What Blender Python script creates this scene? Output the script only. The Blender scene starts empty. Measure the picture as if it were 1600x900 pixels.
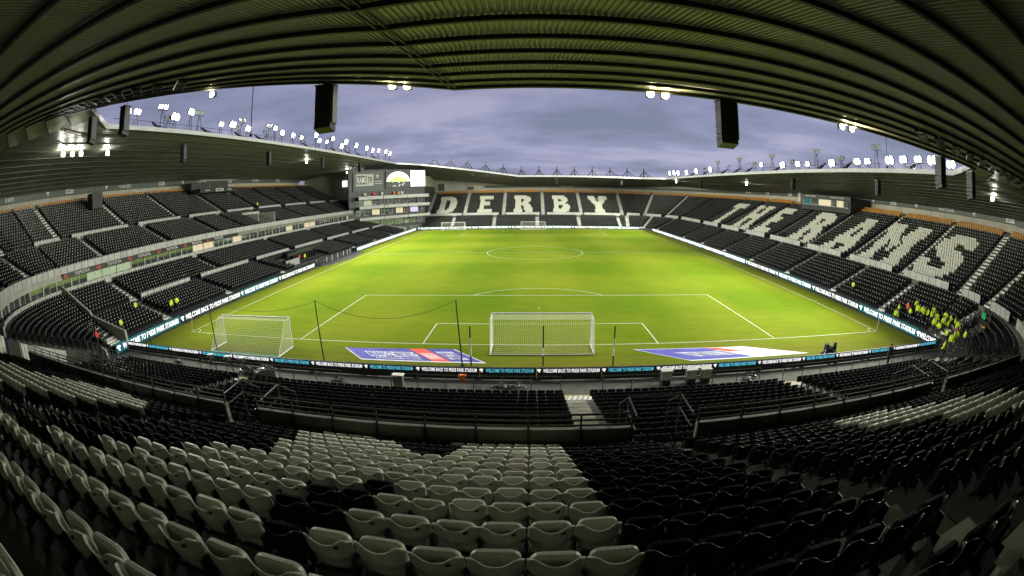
import bpy, math, random
import numpy as np
from mathutils import Matrix, Vector
random.seed(7)
rng = np.random.default_rng(5)
R = math.radians
C = bpy.context.scene.collection
scene = bpy.context.scene

# ------------------------------------------------------------------ camera
CAM = np.array([-0.834, -31.726, 11.316]); PITCH = 0.2133; YAW = -0.0430; ROLL = 0.0100
def cam_axes():
    out = []
    for a in ((1, 0, 0), (0, 1, 0), (0, 0, 1)):
        c, s = math.cos(ROLL), math.sin(ROLL); x = a[0]*c+a[1]*s; up = -a[0]*s+a[1]*c; fw = a[2]
        c, s = math.cos(PITCH), math.sin(PITCH); y = fw*c+up*s; z = -fw*s+up*c
        c, s = math.cos(YAW), math.sin(YAW); out.append(Vector((x*c+y*s, -x*s+y*c, z)))
    return out
cr, cu, cf = cam_axes()
cd = bpy.data.cameras.new('camera'); cam = bpy.data.objects.new('camera', cd); C.objects.link(cam)
cd.type = 'PANO'; cd.panorama_type = 'FISHEYE_EQUISOLID'
cd.fisheye_lens = 36*693.68/1600; cd.fisheye_fov = math.pi
cd.sensor_width = 36; cd.sensor_height = 20.25; cd.sensor_fit = 'HORIZONTAL'
cd.clip_start = 0.05; cd.clip_end = 3000
cam.matrix_world = Matrix(((cr.x, cu.x, -cf.x, CAM[0]), (cr.y, cu.y, -cf.y, CAM[1]), (cr.z, cu.z, -cf.z, CAM[2]), (0, 0, 0, 1)))
scene.camera = cam

# ------------------------------------------------------------------ sky, light, exposure
scene.view_settings.view_transform = 'Standard'; scene.view_settings.look = 'None'
scene.view_settings.gamma = 1; scene.view_settings.use_curve_mapping = False
scene.view_settings.exposure = 0.0
scene.cycles.use_denoising = True
scene.cycles.max_bounces = 8; scene.cycles.diffuse_bounces = 4; scene.cycles.glossy_bounces = 3
scene.cycles.sample_clamp_indirect = 6
try: scene.cycles.use_light_tree = True
except Exception: pass
SUN_EL, SUN_AZ = 4.0, 250.0
world = bpy.data.worlds.new('World'); scene.world = world; world.use_nodes = True
nt = world.node_tree; nt.nodes.clear(); N = nt.nodes; L = nt.links
def nd(t, nt=nt, **k):
    n = nt.nodes.new(t)
    for a, b in k.items(): setattr(n, a, b)
    return n
out = nd('ShaderNodeOutputWorld'); bg = nd('ShaderNodeBackground'); L.new(bg.outputs[0], out.inputs[0])
tc = nd('ShaderNodeTexCoord')
sky = nd('ShaderNodeTexSky'); sky.sky_type = 'NISHITA'; sky.sun_disc = False
sky.sun_elevation = R(SUN_EL); sky.sun_rotation = R(SUN_AZ)
# dusk overcast: soft layered clouds over the sky, all a function of direction only
sep = nd('ShaderNodeSeparateXYZ'); L.new(tc.outputs['Generated'], sep.inputs[0])
zc = nd('ShaderNodeMath', operation='MAXIMUM'); L.new(sep.outputs[2], zc.inputs[0]); zc.inputs[1].default_value = 0.03
za = nd('ShaderNodeMath', operation='ADD'); L.new(zc.outputs[0], za.inputs[0]); za.inputs[1].default_value = 0.10
dx = nd('ShaderNodeMath', operation='DIVIDE'); L.new(sep.outputs[0], dx.inputs[0]); L.new(za.outputs[0], dx.inputs[1])
dy = nd('ShaderNodeMath', operation='DIVIDE'); L.new(sep.outputs[1], dy.inputs[0]); L.new(za.outputs[0], dy.inputs[1])
comb = nd('ShaderNodeCombineXYZ'); L.new(dx.outputs[0], comb.inputs[0]); L.new(dy.outputs[0], comb.inputs[1])
n1 = nd('ShaderNodeTexNoise'); n1.inputs['Scale'].default_value = 0.85; n1.inputs['Detail'].default_value = 9; n1.inputs['Roughness'].default_value = 0.56; n1.inputs['Distortion'].default_value = 0.25
mp = nd('ShaderNodeMapping'); mp.inputs['Scale'].default_value = (0.8, 1.0, 1); mp.inputs['Location'].default_value = (2.3, 0.4, 0)
L.new(comb.outputs[0], mp.inputs[0]); L.new(mp.outputs[0], n1.inputs['Vector'])
r1 = nd('ShaderNodeValToRGB'); L.new(n1.outputs[0], r1.inputs[0])
r1.color_ramp.elements[0].position = 0.36; r1.color_ramp.elements[0].color = (0.205, 0.23, 0.35, 1)
r1.color_ramp.elements[1].position = 0.63; r1.color_ramp.elements[1].color = (0.41, 0.405, 0.58, 1)
e = r1.color_ramp.elements.new(0.5); e.color = (0.285, 0.30, 0.475, 1)
r2 = nd('ShaderNodeMapRange'); L.new(sep.outputs[2], r2.inputs[0]); r2.inputs[1].default_value = 0.0; r2.inputs[2].default_value = 0.30; r2.inputs[3].default_value = 1.12; r2.inputs[4].default_value = 0.86
cl = nd('ShaderNodeVectorMath', operation='SCALE'); L.new(r1.outputs[0], cl.inputs[0]); L.new(r2.outputs[0], cl.inputs['Scale'])
sk = nd('ShaderNodeVectorMath', operation='SCALE'); L.new(sky.outputs[0], sk.inputs[0]); sk.inputs['Scale'].default_value = 0.01
ad = nd('ShaderNodeVectorMath', operation='ADD'); L.new(cl.outputs[0], ad.inputs[0]); L.new(sk.outputs[0], ad.inputs[1])
L.new(ad.outputs[0], bg.inputs[0]); bg.inputs[1].default_value = 1.0
sd = bpy.data.lights.new('sun', 'SUN'); sd.energy = 0.05; sd.angle = R(20); sd.color = (1, 0.9, 0.8)
so = bpy.data.objects.new('sun', sd); C.objects.link(so)
so.rotation_euler = (R(90-SUN_EL), 0, R(180-SUN_AZ))
LAMP_W = 19000.0

# ------------------------------------------------------------------ materials
def mat(name, base, rough=0.6, metal=0.0, emit=None, es=1.0, spec=0.5, build=None):
    m = bpy.data.materials.new(name); m.use_nodes = True; t = m.node_tree
    b = t.nodes['Principled BSDF']
    b.inputs['Base Color'].default_value = (*base, 1); b.inputs['Roughness'].default_value = rough
    b.inputs['Metallic'].default_value = metal; b.inputs['Specular IOR Level'].default_value = spec
    if emit:
        b.inputs['Emission Color'].default_value = (*emit, 1); b.inputs['Emission Strength'].default_value = es
        m.cycles.emission_sampling = 'NONE'
    if build: build(t, b)
    return m
def noisy(c0, c1, scale=3.0, detail=6, coord='Object', sc=(1, 1, 1), rough=None, bump=0.0, bscale=None):
    def f(t, b):
        tcn = t.nodes.new('ShaderNodeTexCoord'); mpn = t.nodes.new('ShaderNodeMapping'); mpn.inputs['Scale'].default_value = sc
        t.links.new(tcn.outputs[coord], mpn.inputs[0])
        n = t.nodes.new('ShaderNodeTexNoise'); n.inputs['Scale'].default_value = scale; n.inputs['Detail'].default_value = detail
        n.inputs['Roughness'].default_value = 0.65
        t.links.new(mpn.outputs[0], n.inputs['Vector'])
        r = t.nodes.new('ShaderNodeValToRGB'); r.color_ramp.elements[0].position = 0.32; r.color_ramp.elements[1].position = 0.7
        r.color_ramp.elements[0].color = (*c0, 1); r.color_ramp.elements[1].color = (*c1, 1)
        t.links.new(n.outputs[0], r.inputs[0]); t.links.new(r.outputs[0], b.inputs['Base Color'])
        if bump:
            bn = t.nodes.new('ShaderNodeBump'); bn.inputs['Strength'].default_value = bump; bn.inputs['Distance'].default_value = 0.02
            t.links.new(n.outputs[0], bn.inputs['Height']); t.links.new(bn.outputs[0], b.inputs['Normal'])
    return f
def wave_bump(axis='X', period=0.3, strength=0.6, dist=0.04, c0=None, c1=None):
    def f(t, b):
        tcn = t.nodes.new('ShaderNodeTexCoord'); w = t.nodes.new('ShaderNodeTexWave'); w.wave_type = 'BANDS'
        w.bands_direction = axis; w.wave_profile = 'SIN'; w.inputs['Scale'].default_value = 1/(period*20)*2*math.pi
        t.links.new(tcn.outputs['Object'], w.inputs['Vector'])
        bn = t.nodes.new('ShaderNodeBump'); bn.inputs['Strength'].default_value = strength; bn.inputs['Distance'].default_value = dist
        t.links.new(w.outputs[1], bn.inputs['Height']); t.links.new(bn.outputs[0], b.inputs['Normal'])
        if c0:
            n = t.nodes.new('ShaderNodeTexNoise'); n.inputs['Scale'].default_value = 0.5; n.inputs['Detail'].default_value = 5
            t.links.new(tcn.outputs['Object'], n.inputs['Vector'])
            r = t.nodes.new('ShaderNodeValToRGB'); r.color_ramp.elements[0].color = (*c0, 1); r.color_ramp.elements[1].color = (*c1, 1)
            r.color_ramp.elements[0].position = .35; r.color_ramp.elements[1].position = .65
            t.links.new(n.outputs[0], r.inputs[0]); t.links.new(r.outputs[0], b.inputs['Base Color'])
    return f

def seat_build(c0, c1, amt):
    base = noisy(c0, c1, 5, 8, bump=.12)
    def f(t, b):
        base(t, b); src = b.inputs['Base Color'].links[0].from_socket
        oi = t.nodes.new('ShaderNodeObjectInfo'); mr = t.nodes.new('ShaderNodeMapRange'); t.links.new(oi.outputs['Random'], mr.inputs[0]); mr.inputs[3].default_value = 1-amt; mr.inputs[4].default_value = 1+amt*.5
        vm = t.nodes.new('ShaderNodeVectorMath'); vm.operation = 'SCALE'; t.links.new(src, vm.inputs[0]); t.links.new(mr.outputs[0], vm.inputs['Scale'])
        tcn = t.nodes.new('ShaderNodeTexCoord'); n = t.nodes.new('ShaderNodeTexNoise'); n.inputs['Scale'].default_value = 22; n.inputs['Detail'].default_value = 6; n.inputs['Roughness'].default_value = .8
        t.links.new(tcn.outputs['Object'], n.inputs['Vector']); r = t.nodes.new('ShaderNodeMapRange'); t.links.new(n.outputs[0], r.inputs[0]); r.inputs[1].default_value = .35; r.inputs[2].default_value = .5; r.inputs[3].default_value = .78; r.inputs[4].default_value = 1
        v2 = t.nodes.new('ShaderNodeVectorMath'); v2.operation = 'SCALE'; t.links.new(vm.outputs[0], v2.inputs[0]); t.links.new(r.outputs[0], v2.inputs['Scale']); t.links.new(v2.outputs[0], b.inputs['Base Color'])
        rr = t.nodes.new('ShaderNodeMapRange'); t.links.new(n.outputs[0], rr.inputs[0]); rr.inputs[3].default_value = .28; rr.inputs[4].default_value = .55; t.links.new(rr.outputs[0], b.inputs['Roughness'])
    return f
def grass_build(t, b):
    nn = t.nodes.new; lk = t.links.new
    tcn = nn('ShaderNodeTexCoord'); sp = nn('ShaderNodeSeparateXYZ'); lk(tcn.outputs['Object'], sp.inputs[0])
    def band(sock, period, phase, soft):
        m1 = nn('ShaderNodeMath'); m1.operation = 'MULTIPLY_ADD'; lk(sock, m1.inputs[0]); m1.inputs[1].default_value = 2*math.pi/period; m1.inputs[2].default_value = phase
        m2 = nn('ShaderNodeMath'); m2.operation = 'SINE'; lk(m1.outputs[0], m2.inputs[0])
        m3 = nn('ShaderNodeMath'); m3.operation = 'MULTIPLY'; lk(m2.outputs[0], m3.inputs[0]); m3.inputs[1].default_value = soft; 
        m4 = nn('ShaderNodeMath'); m4.operation = 'TANH'; lk(m3.outputs[0], m4.inputs[0]); return m4.outputs[0]
    sy = band(sp.outputs[1], 21.0, 0.6, 2.0); sx = band(sp.outputs[0], 17.0, 1.2, 2.0)
    mu = nn('ShaderNodeMath'); mu.operation = 'ADD'; lk(sy, mu.inputs[0]); lk(sx, mu.inputs[1])
    n = nn('ShaderNodeTexNoise'); n.inputs['Scale'].default_value = 0.06; n.inputs['Detail'].default_value = 8; n.inputs['Roughness'].default_value = 0.62
    lk(tcn.outputs['Object'], n.inputs['Vector'])
    m5 = nn('ShaderNodeMath'); m5.operation = 'MULTIPLY_ADD'; lk(mu.outputs[0], m5.inputs[0]); m5.inputs[1].default_value = 0.10; lk(n.outputs[0], m5.inputs[2])
    r = nn('ShaderNodeValToRGB'); r.color_ramp.elements[0].position = 0.28; r.color_ramp.elements[1].position = 0.74
    r.color_ramp.elements[0].color = (0.080, 0.130, 0.004, 1); r.color_ramp.elements[1].color = (0.140, 0.172, 0.010, 1)
    lk(m5.outputs[0], r.inputs[0])
    # worn and muddy turf towards the edges and the corners, in streaks across the pitch
    n2 = nn('ShaderNodeTexNoise'); n2.inputs['Scale'].default_value = 1.0; n2.inputs['Detail'].default_value = 7
    mpn = nn('ShaderNodeMapping'); mpn.inputs['Scale'].default_value = (0.10, 0.9, 1); lk(tcn.outputs['Object'], mpn.inputs[0]); lk(mpn.outputs[0], n2.inputs['Vector'])
    ab = nn('ShaderNodeMath'); ab.operation = 'ABSOLUTE'; lk(sp.outputs[0], ab.inputs[0])
    e1 = nn('ShaderNodeMapRange'); lk(ab.outputs[0], e1.inputs[0]); e1.inputs[1].default_value = 30; e1.inputs[2].default_value = 37.5; e1.inputs[3].default_value = 0; e1.inputs[4].default_value = 0.30
    e2 = nn('ShaderNodeMapRange'); lk(sp.outputs[1], e2.inputs[0]); e2.inputs[1].default_value = 3; e2.inputs[2].default_value = -6; e2.inputs[3].default_value = 0; e2.inputs[4].default_value = 0.44
    mx = nn('ShaderNodeMath'); mx.operation = 'MAXIMUM'; lk(e1.outputs[0], mx.inputs[0]); lk(e2.outputs[0], mx.inputs[1])
    s1 = nn('ShaderNodeMath'); s1.operation = 'ADD'; lk(mx.outputs[0], s1.inputs[0]); lk(n2.outputs[0], s1.inputs[1])
    e3 = nn('ShaderNodeMapRange'); lk(s1.outputs[0], e3.inputs[0]); e3.inputs[1].default_value = 0.62; e3.inputs[2].default_value = 1.15
    mixn = nn('ShaderNodeMix'); mixn.data_type = 'RGBA'; lk(e3.outputs[0], mixn.inputs[0]); lk(r.outputs[0], mixn.inputs[6]); mixn.inputs[7].default_value = (0.135, 0.108, 0.022, 1)
    mp3 = nn('ShaderNodeMapping'); mp3.inputs['Scale'].default_value = (0.16, 1.0, 1); lk(tcn.outputs['Object'], mp3.inputs[0])
    n3 = nn('ShaderNodeTexNoise'); n3.inputs['Scale'].default_value = 1.9; n3.inputs['Detail'].default_value = 8; n3.inputs['Roughness'].default_value = .72; lk(mp3.outputs[0], n3.inputs['Vector'])
    mr = nn('ShaderNodeMapRange'); lk(n3.outputs[0], mr.inputs[0]); mr.inputs[1].default_value = .3; mr.inputs[2].default_value = .7; mr.inputs[3].default_value = 0.86; mr.inputs[4].default_value = 1.16
    vm = nn('ShaderNodeVectorMath'); vm.operation = 'SCALE'; lk(mixn.outputs[2], vm.inputs[0]); lk(mr.outputs[0], vm.inputs['Scale'])
    lk(vm.outputs[0], b.inputs['Base Color'])

M = {}
M['grass'] = mat('pitch_grass', (.09, .14, .01), 0.9, build=grass_build, spec=0.04)
M['line'] = mat('line_paint', (.5, .52, .42), 0.8, build=noisy((.34, .38, .24), (.56, .57, .48), 2.5))
M['ground'] = mat('ground_asphalt', (.05, .05, .05), 0.9, build=noisy((.035, .035, .036), (.06, .06, .06), .4))
M['track'] = mat('track_tarmac', (.07, .07, .065), 0.85, build=noisy((.05, .05, .045), (.10, .10, .085), 1.2))
M['concrete'] = mat('concrete', (.2, .2, .17), 0.85, build=noisy((.085, .085, .068), (.16, .158, .13), 0.8, bump=.2))
M['tread'] = mat('terrace_concrete', (.1, .1, .09), 0.85, build=noisy((.04, .04, .036), (.085, .085, .075), 0.7))
M['paleconc'] = mat('pale_concrete', (.38, .38, .33), 0.8, build=noisy((.30, .30, .25), (.44, .43, .37), 1.0, bump=.15))
M['step'] = mat('painted_step', (.62, .62, .56), 0.75, build=noisy((.62, .62, .55), (.80, .79, .72), 2.2))
M['tanstep'] = mat('tan_concrete_step', (.2, .19, .15), 0.8, build=noisy((.16, .155, .115), (.27, .26, .2), 1.6, bump=.2))
M['panel'] = mat('white_panel', (.62, .62, .57), 0.5, build=noisy((.36, .36, .32), (.50, .50, .46), .6))
M['dark'] = mat('dark_paint', (.012, .013, .013), 0.45, build=noisy((.008, .009, .009), (.02, .021, .02), 2))
M['steel'] = mat('galvanised_steel', (.28, .28, .27), 0.38, 0.7, build=noisy((.2, .2, .19), (.36, .36, .34), 4))
M['rail'] = mat('dark_handrail', (.05, .055, .055), 0.3, 0.5, build=noisy((.035, .04, .04), (.07, .075, .07), 3))
M['seat_black'] = mat('black_seat_plastic', (.007, .0075, .008), 0.3, build=noisy((.0055, .006, .0065), (.012, .012, .012), 5), spec=.3)
M['seat_white'] = mat('off_white_seat_plastic', (.5, .5, .43), 0.38, build=seat_build((.50, .50, .42), (.66, .65, .55), .16))
M['seat_matt'] = mat('black_seat_plastic_textured', (.005, .0055, .006), 0.7, build=noisy((.004, .0045, .005), (.008, .008, .008), 5), spec=.05)
M['seat_orange'] = mat('orange_seat_plastic', (.62, .26, .03), 0.4, build=noisy((.36, .16, .025), (.52, .24, .04), 2.5))
M['tag'] = mat('pale_mark', (.5, .51, .49), 0.35, build=noisy((.4, .4, .38), (.58, .58, .56), 8))
M['tagd'] = mat('black_number_tag', (.01, .01, .01), 0.5)
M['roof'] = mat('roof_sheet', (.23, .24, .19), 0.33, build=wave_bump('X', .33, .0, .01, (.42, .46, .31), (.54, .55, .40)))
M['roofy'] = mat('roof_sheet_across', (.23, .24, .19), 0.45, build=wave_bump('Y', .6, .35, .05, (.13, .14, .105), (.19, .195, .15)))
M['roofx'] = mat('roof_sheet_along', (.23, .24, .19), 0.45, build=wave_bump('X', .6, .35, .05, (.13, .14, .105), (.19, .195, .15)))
M['purlin'] = mat('roof_purlin', (.02, .022, .018), 0.5, build=noisy((.014, .016, .012), (.03, .032, .026), 2))
M['fascia'] = mat('white_fascia', (.7, .7, .68), 0.45, build=noisy((.42, .42, .40), (.56, .56, .54), .8))
M['wall'] = mat('grey_cladding', (.2, .2, .17), 0.6, build=wave_bump('Z', .5, .3, .03, (.16, .165, .135), (.23, .23, .19)))
M['wallpale'] = mat('pale_cladding', (.4, .38, .3), 0.6, build=noisy((.33, .31, .24), (.45, .42, .33), .5))
M['walldark'] = mat('charcoal_cladding', (.03, .034, .034), 0.5, build=noisy((.022, .026, .026), (.042, .046, .045), .8))
M['glass'] = mat('box_glass', (.35, .4, .38), 0.06, 0.85, build=noisy((.3, .35, .33), (.42, .46, .44), .2))
M['lit'] = mat('lit_room', (.3, .3, .25), 0.6, emit=(1, .78, .45), es=.55)
M['blind'] = mat('pale_blind', (.42, .5, .36), 0.5, build=noisy((.38, .47, .32), (.46, .54, .4), .5), emit=(.6, .9, .5), es=.10)
M['lamp'] = mat('lamp_lens', (1, 1, 1), 0.3, emit=(1, .99, .93), es=28)
M['lampwarm'] = mat('lamp_lens_warm', (1, 1, 1), 0.3, emit=(1, .86, .55), es=22)
M['unlit'] = mat('unlit_lamp_lens', (.35, .38, .36), 0.1, 0.3, build=noisy((.25, .27, .26), (.4, .42, .4), 9))
M['led'] = mat('led_panel', (.004, .004, .005), 0.3, emit=(.02, .05, .06), es=.5)
M['ledteal'] = mat('led_panel_teal', (.004, .02, .02), 0.3, emit=(.008, .16, .19), es=.7)
M['ledw'] = mat('led_white_text', (.8, .8, .8), 0.4, emit=(.95, .97, 1), es=1.0)
M['ledc'] = mat('led_cyan_text', (.1, .5, .7), 0.4, emit=(.13, .62, .82), es=.75)
M['white'] = mat('white_paint', (.78, .78, .76), 0.4, build=noisy((.55, .55, .53), (.68, .68, .66), 3))
M['cyan'] = mat('cyan_paint', (.2, .62, .72), 0.45, build=noisy((.16, .55, .65), (.26, .68, .76), 3))
M['yellow'] = mat('yellow_paint', (.55, .42, .10), 0.7, build=noisy((.4, .33, .1), (.6, .46, .12), 3))
M['netting'] = mat('white_netting', (.75, .75, .7), 0.8)
M['hivis'] = mat('hi_vis_fabric', (.62, .85, .03), 0.7, build=noisy((.52, .74, .02), (.7, .92, .05), 9))
M['orange'] = mat('orange_fabric', (.85, .16, .02), 0.7, build=noisy((.75, .12, .02), (.9, .2, .03), 9))
M['red'] = mat('red_fabric', (.8, .02, .03), 0.7, build=noisy((.7, .015, .02), (.85, .04, .04), 9))
M['pink'] = mat('pink_fabric', (.6, .06, .12), 0.7, build=noisy((.5, .04, .1), (.65, .08, .14), 9))
M['skin'] = mat('skin', (.45, .26, .18), 0.55, build=noisy((.38, .22, .15), (.5, .3, .21), 12))
M['navy'] = mat('dark_clothing', (.015, .018, .03), 0.8, build=noisy((.01, .012, .02), (.025, .03, .045), 9))
M['hair'] = mat('dark_hair', (.02, .014, .01), 0.6)
M['reflect'] = mat('silver_tape', (.7, .72, .72), 0.3, 0.4)
M['matblue'] = mat('printed_blue_mat', (.06, .06, .36), 0.6, build=noisy((.05, .05, .30), (.10, .10, .42), .7))
M['matred'] = mat('printed_red_mat', (.78, .08, .05), 0.6, build=noisy((.7, .07, .04), (.82, .12, .08), 2))
M['matwhite'] = mat('printed_white_mat', (.74, .74, .78), 0.6, build=noisy((.6, .6, .68), (.8, .8, .82), 1.5))
M['plastic_wrap'] = mat('grey_plastic_sheet', (.35, .37, .36), 0.22, build=noisy((.09, .10, .10), (.30, .32, .31), 7, bump=.8))
M['red_paint'] = mat('red_paint', (.55, .03, .03), 0.5, build=noisy((.42, .02, .02), (.6, .05, .05), 4))
M['green_lit'] = mat('green_sign', (.02, .3, .12), 0.4, emit=(.02, .55, .2), es=.12)
M['blue_paint'] = mat('blue_paint', (.03, .06, .4), 0.4)
M['screenw'] = mat('lit_screen_white', (.8, .8, .8), 0.4, emit=(1, .97, 1), es=1.5)
M['sky_on_screen'] = mat('screen_white_picture', (.5, .5, .5), 0.4, emit=(.9, .92, .95), es=1.1)
M['green_on_screen'] = mat('screen_green_picture', (.3, .5, .1), 0.4, emit=(.5, .8, .15), es=.9)
M['purple_on_screen'] = mat('screen_violet_picture', (.3, .3, .5), 0.4, emit=(.5, .4, .9), es=.9)
M['ocher'] = mat('ochre_door', (.5, .25, .05), 0.6, build=noisy((.42, .2, .04), (.55, .3, .07), 2))
M['greysign'] = mat('grey_signboard', (.06, .075, .07), 0.5, build=noisy((.05, .06, .055), (.08, .09, .085), 1.2))

# ------------------------------------------------------------------ helpers
class MB:
    def __init__(s): s.v = []; s.f = []; s.m = []
    def add(s, vs, fs, mi=0):
        o = len(s.v); s.v += [tuple(map(float, p)) for p in vs]; s.f += [tuple(i+o for i in f) for f in fs]; s.m += [mi]*len(fs)
    def quad(s, a, b, c, d, mi=0): s.add([a, b, c, d], [(0, 1, 2, 3)], mi)
    def box(s, x0, x1, y0, y1, z0, z1, mi=0):
        s.add([(x0, y0, z0), (x1, y0, z0), (x1, y1, z0), (x0, y1, z0), (x0, y0, z1), (x1, y0, z1), (x1, y1, z1), (x0, y1, z1)],
              [(0, 3, 2, 1), (4, 5, 6, 7), (0, 1, 5, 4), (1, 2, 6, 5), (2, 3, 7, 6), (3, 0, 4, 7)], mi)
    def obox(s, o, X, Y, Z, mi=0):
        o, X, Y, Z = map(Vector, (o, X, Y, Z))
        s.add([o, o+X, o+X+Y, o+Y, o+Z, o+X+Z, o+X+Y+Z, o+Y+Z], [(0, 3, 2, 1), (4, 5, 6, 7), (0, 1, 5, 4), (1, 2, 6, 5), (2, 3, 7, 6), (3, 0, 4, 7)], mi)
    def tube(s, p, q, r, n=6, mi=0, r2=None):
        p, q = Vector(p), Vector(q); d = (q-p)
        if d.length < 1e-6: return
        d.normalize(); a = d.orthogonal().normalized(); b = d.cross(a); r2 = r if r2 is None else r2
        vs = [p+(a*math.cos(2*math.pi*i/n)+b*math.sin(2*math.pi*i/n))*r for i in range(n)] + [q+(a*math.cos(2*math.pi*i/n)+b*math.sin(2*math.pi*i/n))*r2 for i in range(n)]
        s.add(vs, [(i, (i+1) % n, n+(i+1) % n, n+i) for i in range(n)]+[tuple(range(n-1, -1, -1)), tuple(range(n, 2*n))], mi)
    def pipe(s, pts, r, n=5, mi=0):
        for a, b in zip(pts[:-1], pts[1:]): s.tube(a, b, r, n, mi)
    def prism(s, poly, O, U, V, W, mi=0):
        O, U, V, W = map(Vector, (O, U, V, W)); n = len(poly)
        a = [O+U*x+V*y for x, y in poly]; b = [p+W for p in a]
        s.add(a+b, [tuple(range(n)), tuple(range(2*n-1, n-1, -1))]+[(i, n+i, n+(i+1) % n, (i+1) % n) for i in range(n)], mi)
    def build(s, name, mats, parent=None, smooth=False, org=None):
        me = bpy.data.meshes.new(name)
        o0 = Vector(org) if org is not None else (Vector(parent.location) if parent is not None and parent.parent is None else Vector((0, 0, 0)))
        me.from_pydata([(x-o0.x, y-o0.y, z-o0.z) for x, y, z in s.v], [], s.f)
        for mm in (mats if isinstance(mats, (list, tuple)) else [mats]): me.materials.append(M[mm])
        me.polygons.foreach_set('material_index', s.m)
        if smooth: me.polygons.foreach_set('use_smooth', [True]*len(s.f))
        me.update()
        o = bpy.data.objects.new(name, me); C.objects.link(o)
        if parent is not None: o.parent = parent
        return o
def sub(parent_root, mb, name, mats, part, smooth=False):
    """a sub-part: vertices given in world coordinates of the root thing"""
    return mb.build(name, mats, part, smooth, org=parent_root.location)
def tag(o, label=None, cat=None, group=None, kind=None):
    if label: o['label'] = label
    if cat: o['category'] = cat
    if group: o['group'] = group
    if kind: o['kind'] = kind
    return o
def thing(name, label, cat, loc=(0, 0, 0), group=None, rz=0):
    o = bpy.data.objects.new(name, None); C.objects.link(o); o.location = loc; o.rotation_euler = (0, 0, rz)
    o.empty_display_size = .2
    return tag(o, label, cat, group)
def copy_tree(o, parent=None):
    c = o.copy(); C.objects.link(c)
    if parent is not None: c.parent = parent
    for ch in list(o.children): copy_tree(ch, c)
    return c
def chaikin(P): return P

TXT = {}
def text_mesh(body, mname, size=1.0, shear=0.0, bold=0.012, depth=.01):
    key = (body, mname, size, shear)
    if key in TXT: return TXT[key]
    cu_ = bpy.data.curves.new('lettering', 'FONT'); cu_.body = body; cu_.size = size; cu_.shear = shear
    cu_.offset = bold*size; cu_.extrude = depth; cu_.resolution_u = 2; cu_.align_x = 'CENTER'; cu_.align_y = 'CENTER'; cu_.space_character = 1.06
    tmp = bpy.data.objects.new('lettering', cu_); C.objects.link(tmp)
    dg = bpy.context.evaluated_depsgraph_get(); dg.update()
    me = bpy.data.meshes.new_from_object(tmp.evaluated_get(dg)); me.name = 'lettering'
    bpy.data.objects.remove(tmp); bpy.data.curves.remove(cu_)
    me.materials.clear(); me.materials.append(M[mname])
    xs = [v.co.x for v in me.vertices]; ys = [v.co.y for v in me.vertices]
    w = (max(xs)-min(xs)) or 1; h = (max(ys)-min(ys)) or 1
    cx, cy = (max(xs)+min(xs))/2, (max(ys)+min(ys))/2
    for v in me.vertices: v.co.x -= cx; v.co.y -= cy
    TXT[key] = (me, w, h); return TXT[key]
def text(body, mname, pos, right, up, width, height, parent, name='lettering', root=None, shear=0.0, bold=.02):
    me, w, h = text_mesh(body, mname, 1.0, shear, bold)
    o = bpy.data.objects.new(name, me); C.objects.link(o)
    r = Vector(right).normalized(); u = Vector(up).normalized(); n = r.cross(u)
    sx, sy = width/w, height/h
    root = root or parent
    p = Vector(pos)-Vector(root.location)
    m = Matrix(((r.x*sx, u.x*sy, n.x, p.x), (r.y*sx, u.y*sy, n.y, p.y), (r.z*sx, u.z*sy, n.z, p.z), (0, 0, 0, 1)))
    o.parent = parent; o.matrix_local = m
    return o
RAM = [(-.5, .25), (-.3, .45), (.05, .5), (.4, .42), (.5, .2), (.38, .05), (.2, .1), (.12, -.1), (.3, -.2), (.28, -.42), (.05, -.5), (-.1, -.35), (-.12, -.1), (-.32, -.02), (-.48, .05)]
def arc(cx, cy, r, a0, a1, n): return [(cx+r*math.cos(R(a0+(a1-a0)*i/n)), cy+r*math.sin(R(a0+(a1-a0)*i/n))) for i in range(n+1)]

# ------------------------------------------------------------------ ground, track, pitch
g = MB(); g.quad((-900, -900, -.06), (900, -900, -.06), (900, 900, -.06), (-900, 900, -.06))
tag(g.build('ground', 'ground'), kind='structure')
t_ = MB(); t_.quad((-50, -24, -.02), (52, -24, -.02), (52, 122, -.02), (-50, 122, -.02))
tag(t_.build('track', 'track'), kind='structure')
pm = MB()
gx = [-37.5+75*i/30 for i in range(31)]; gy = [-6.3+116*i/46 for i in range(47)]
pm.v = [(x, y, .02) for y in gy for x in gx]
pm.f = [(j*31+i, j*31+i+1, (j+1)*31+i+1, (j+1)*31+i) for j in range(46) for i in range(30)]; pm.m = [0]*len(pm.f)
pitch = tag(pm.build('pitch', 'grass'), kind='structure')
ln = MB(); Z = .026; W_ = .10
def hl(x0, x1, y): ln.quad((x0, y-W_/2, Z), (x1, y-W_/2, Z), (x1, y+W_/2, Z), (x0, y+W_/2, Z))
def vl(x, y0, y1): ln.quad((x-W_/2, y0, Z), (x+W_/2, y0, Z), (x+W_/2, y1, Z), (x-W_/2, y1, Z))
def ring(cx, cy, r, a0, a1, n=48):
    a = arc(cx, cy, r-W_/2, a0, a1, n); b = arc(cx, cy, r+W_/2, a0, a1, n)
    for i in range(n): ln.quad((*a[i], Z+.002), (*b[i], Z+.002), (*b[i+1], Z+.002), (*a[i+1], Z+.002))
hl(-34.06, 34.06, 0); hl(-34.06, 34.06, 105); vl(-34, .061, 104.94); vl(34, .061, 104.94); hl(-33.94, 33.94, 52.5)
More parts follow.
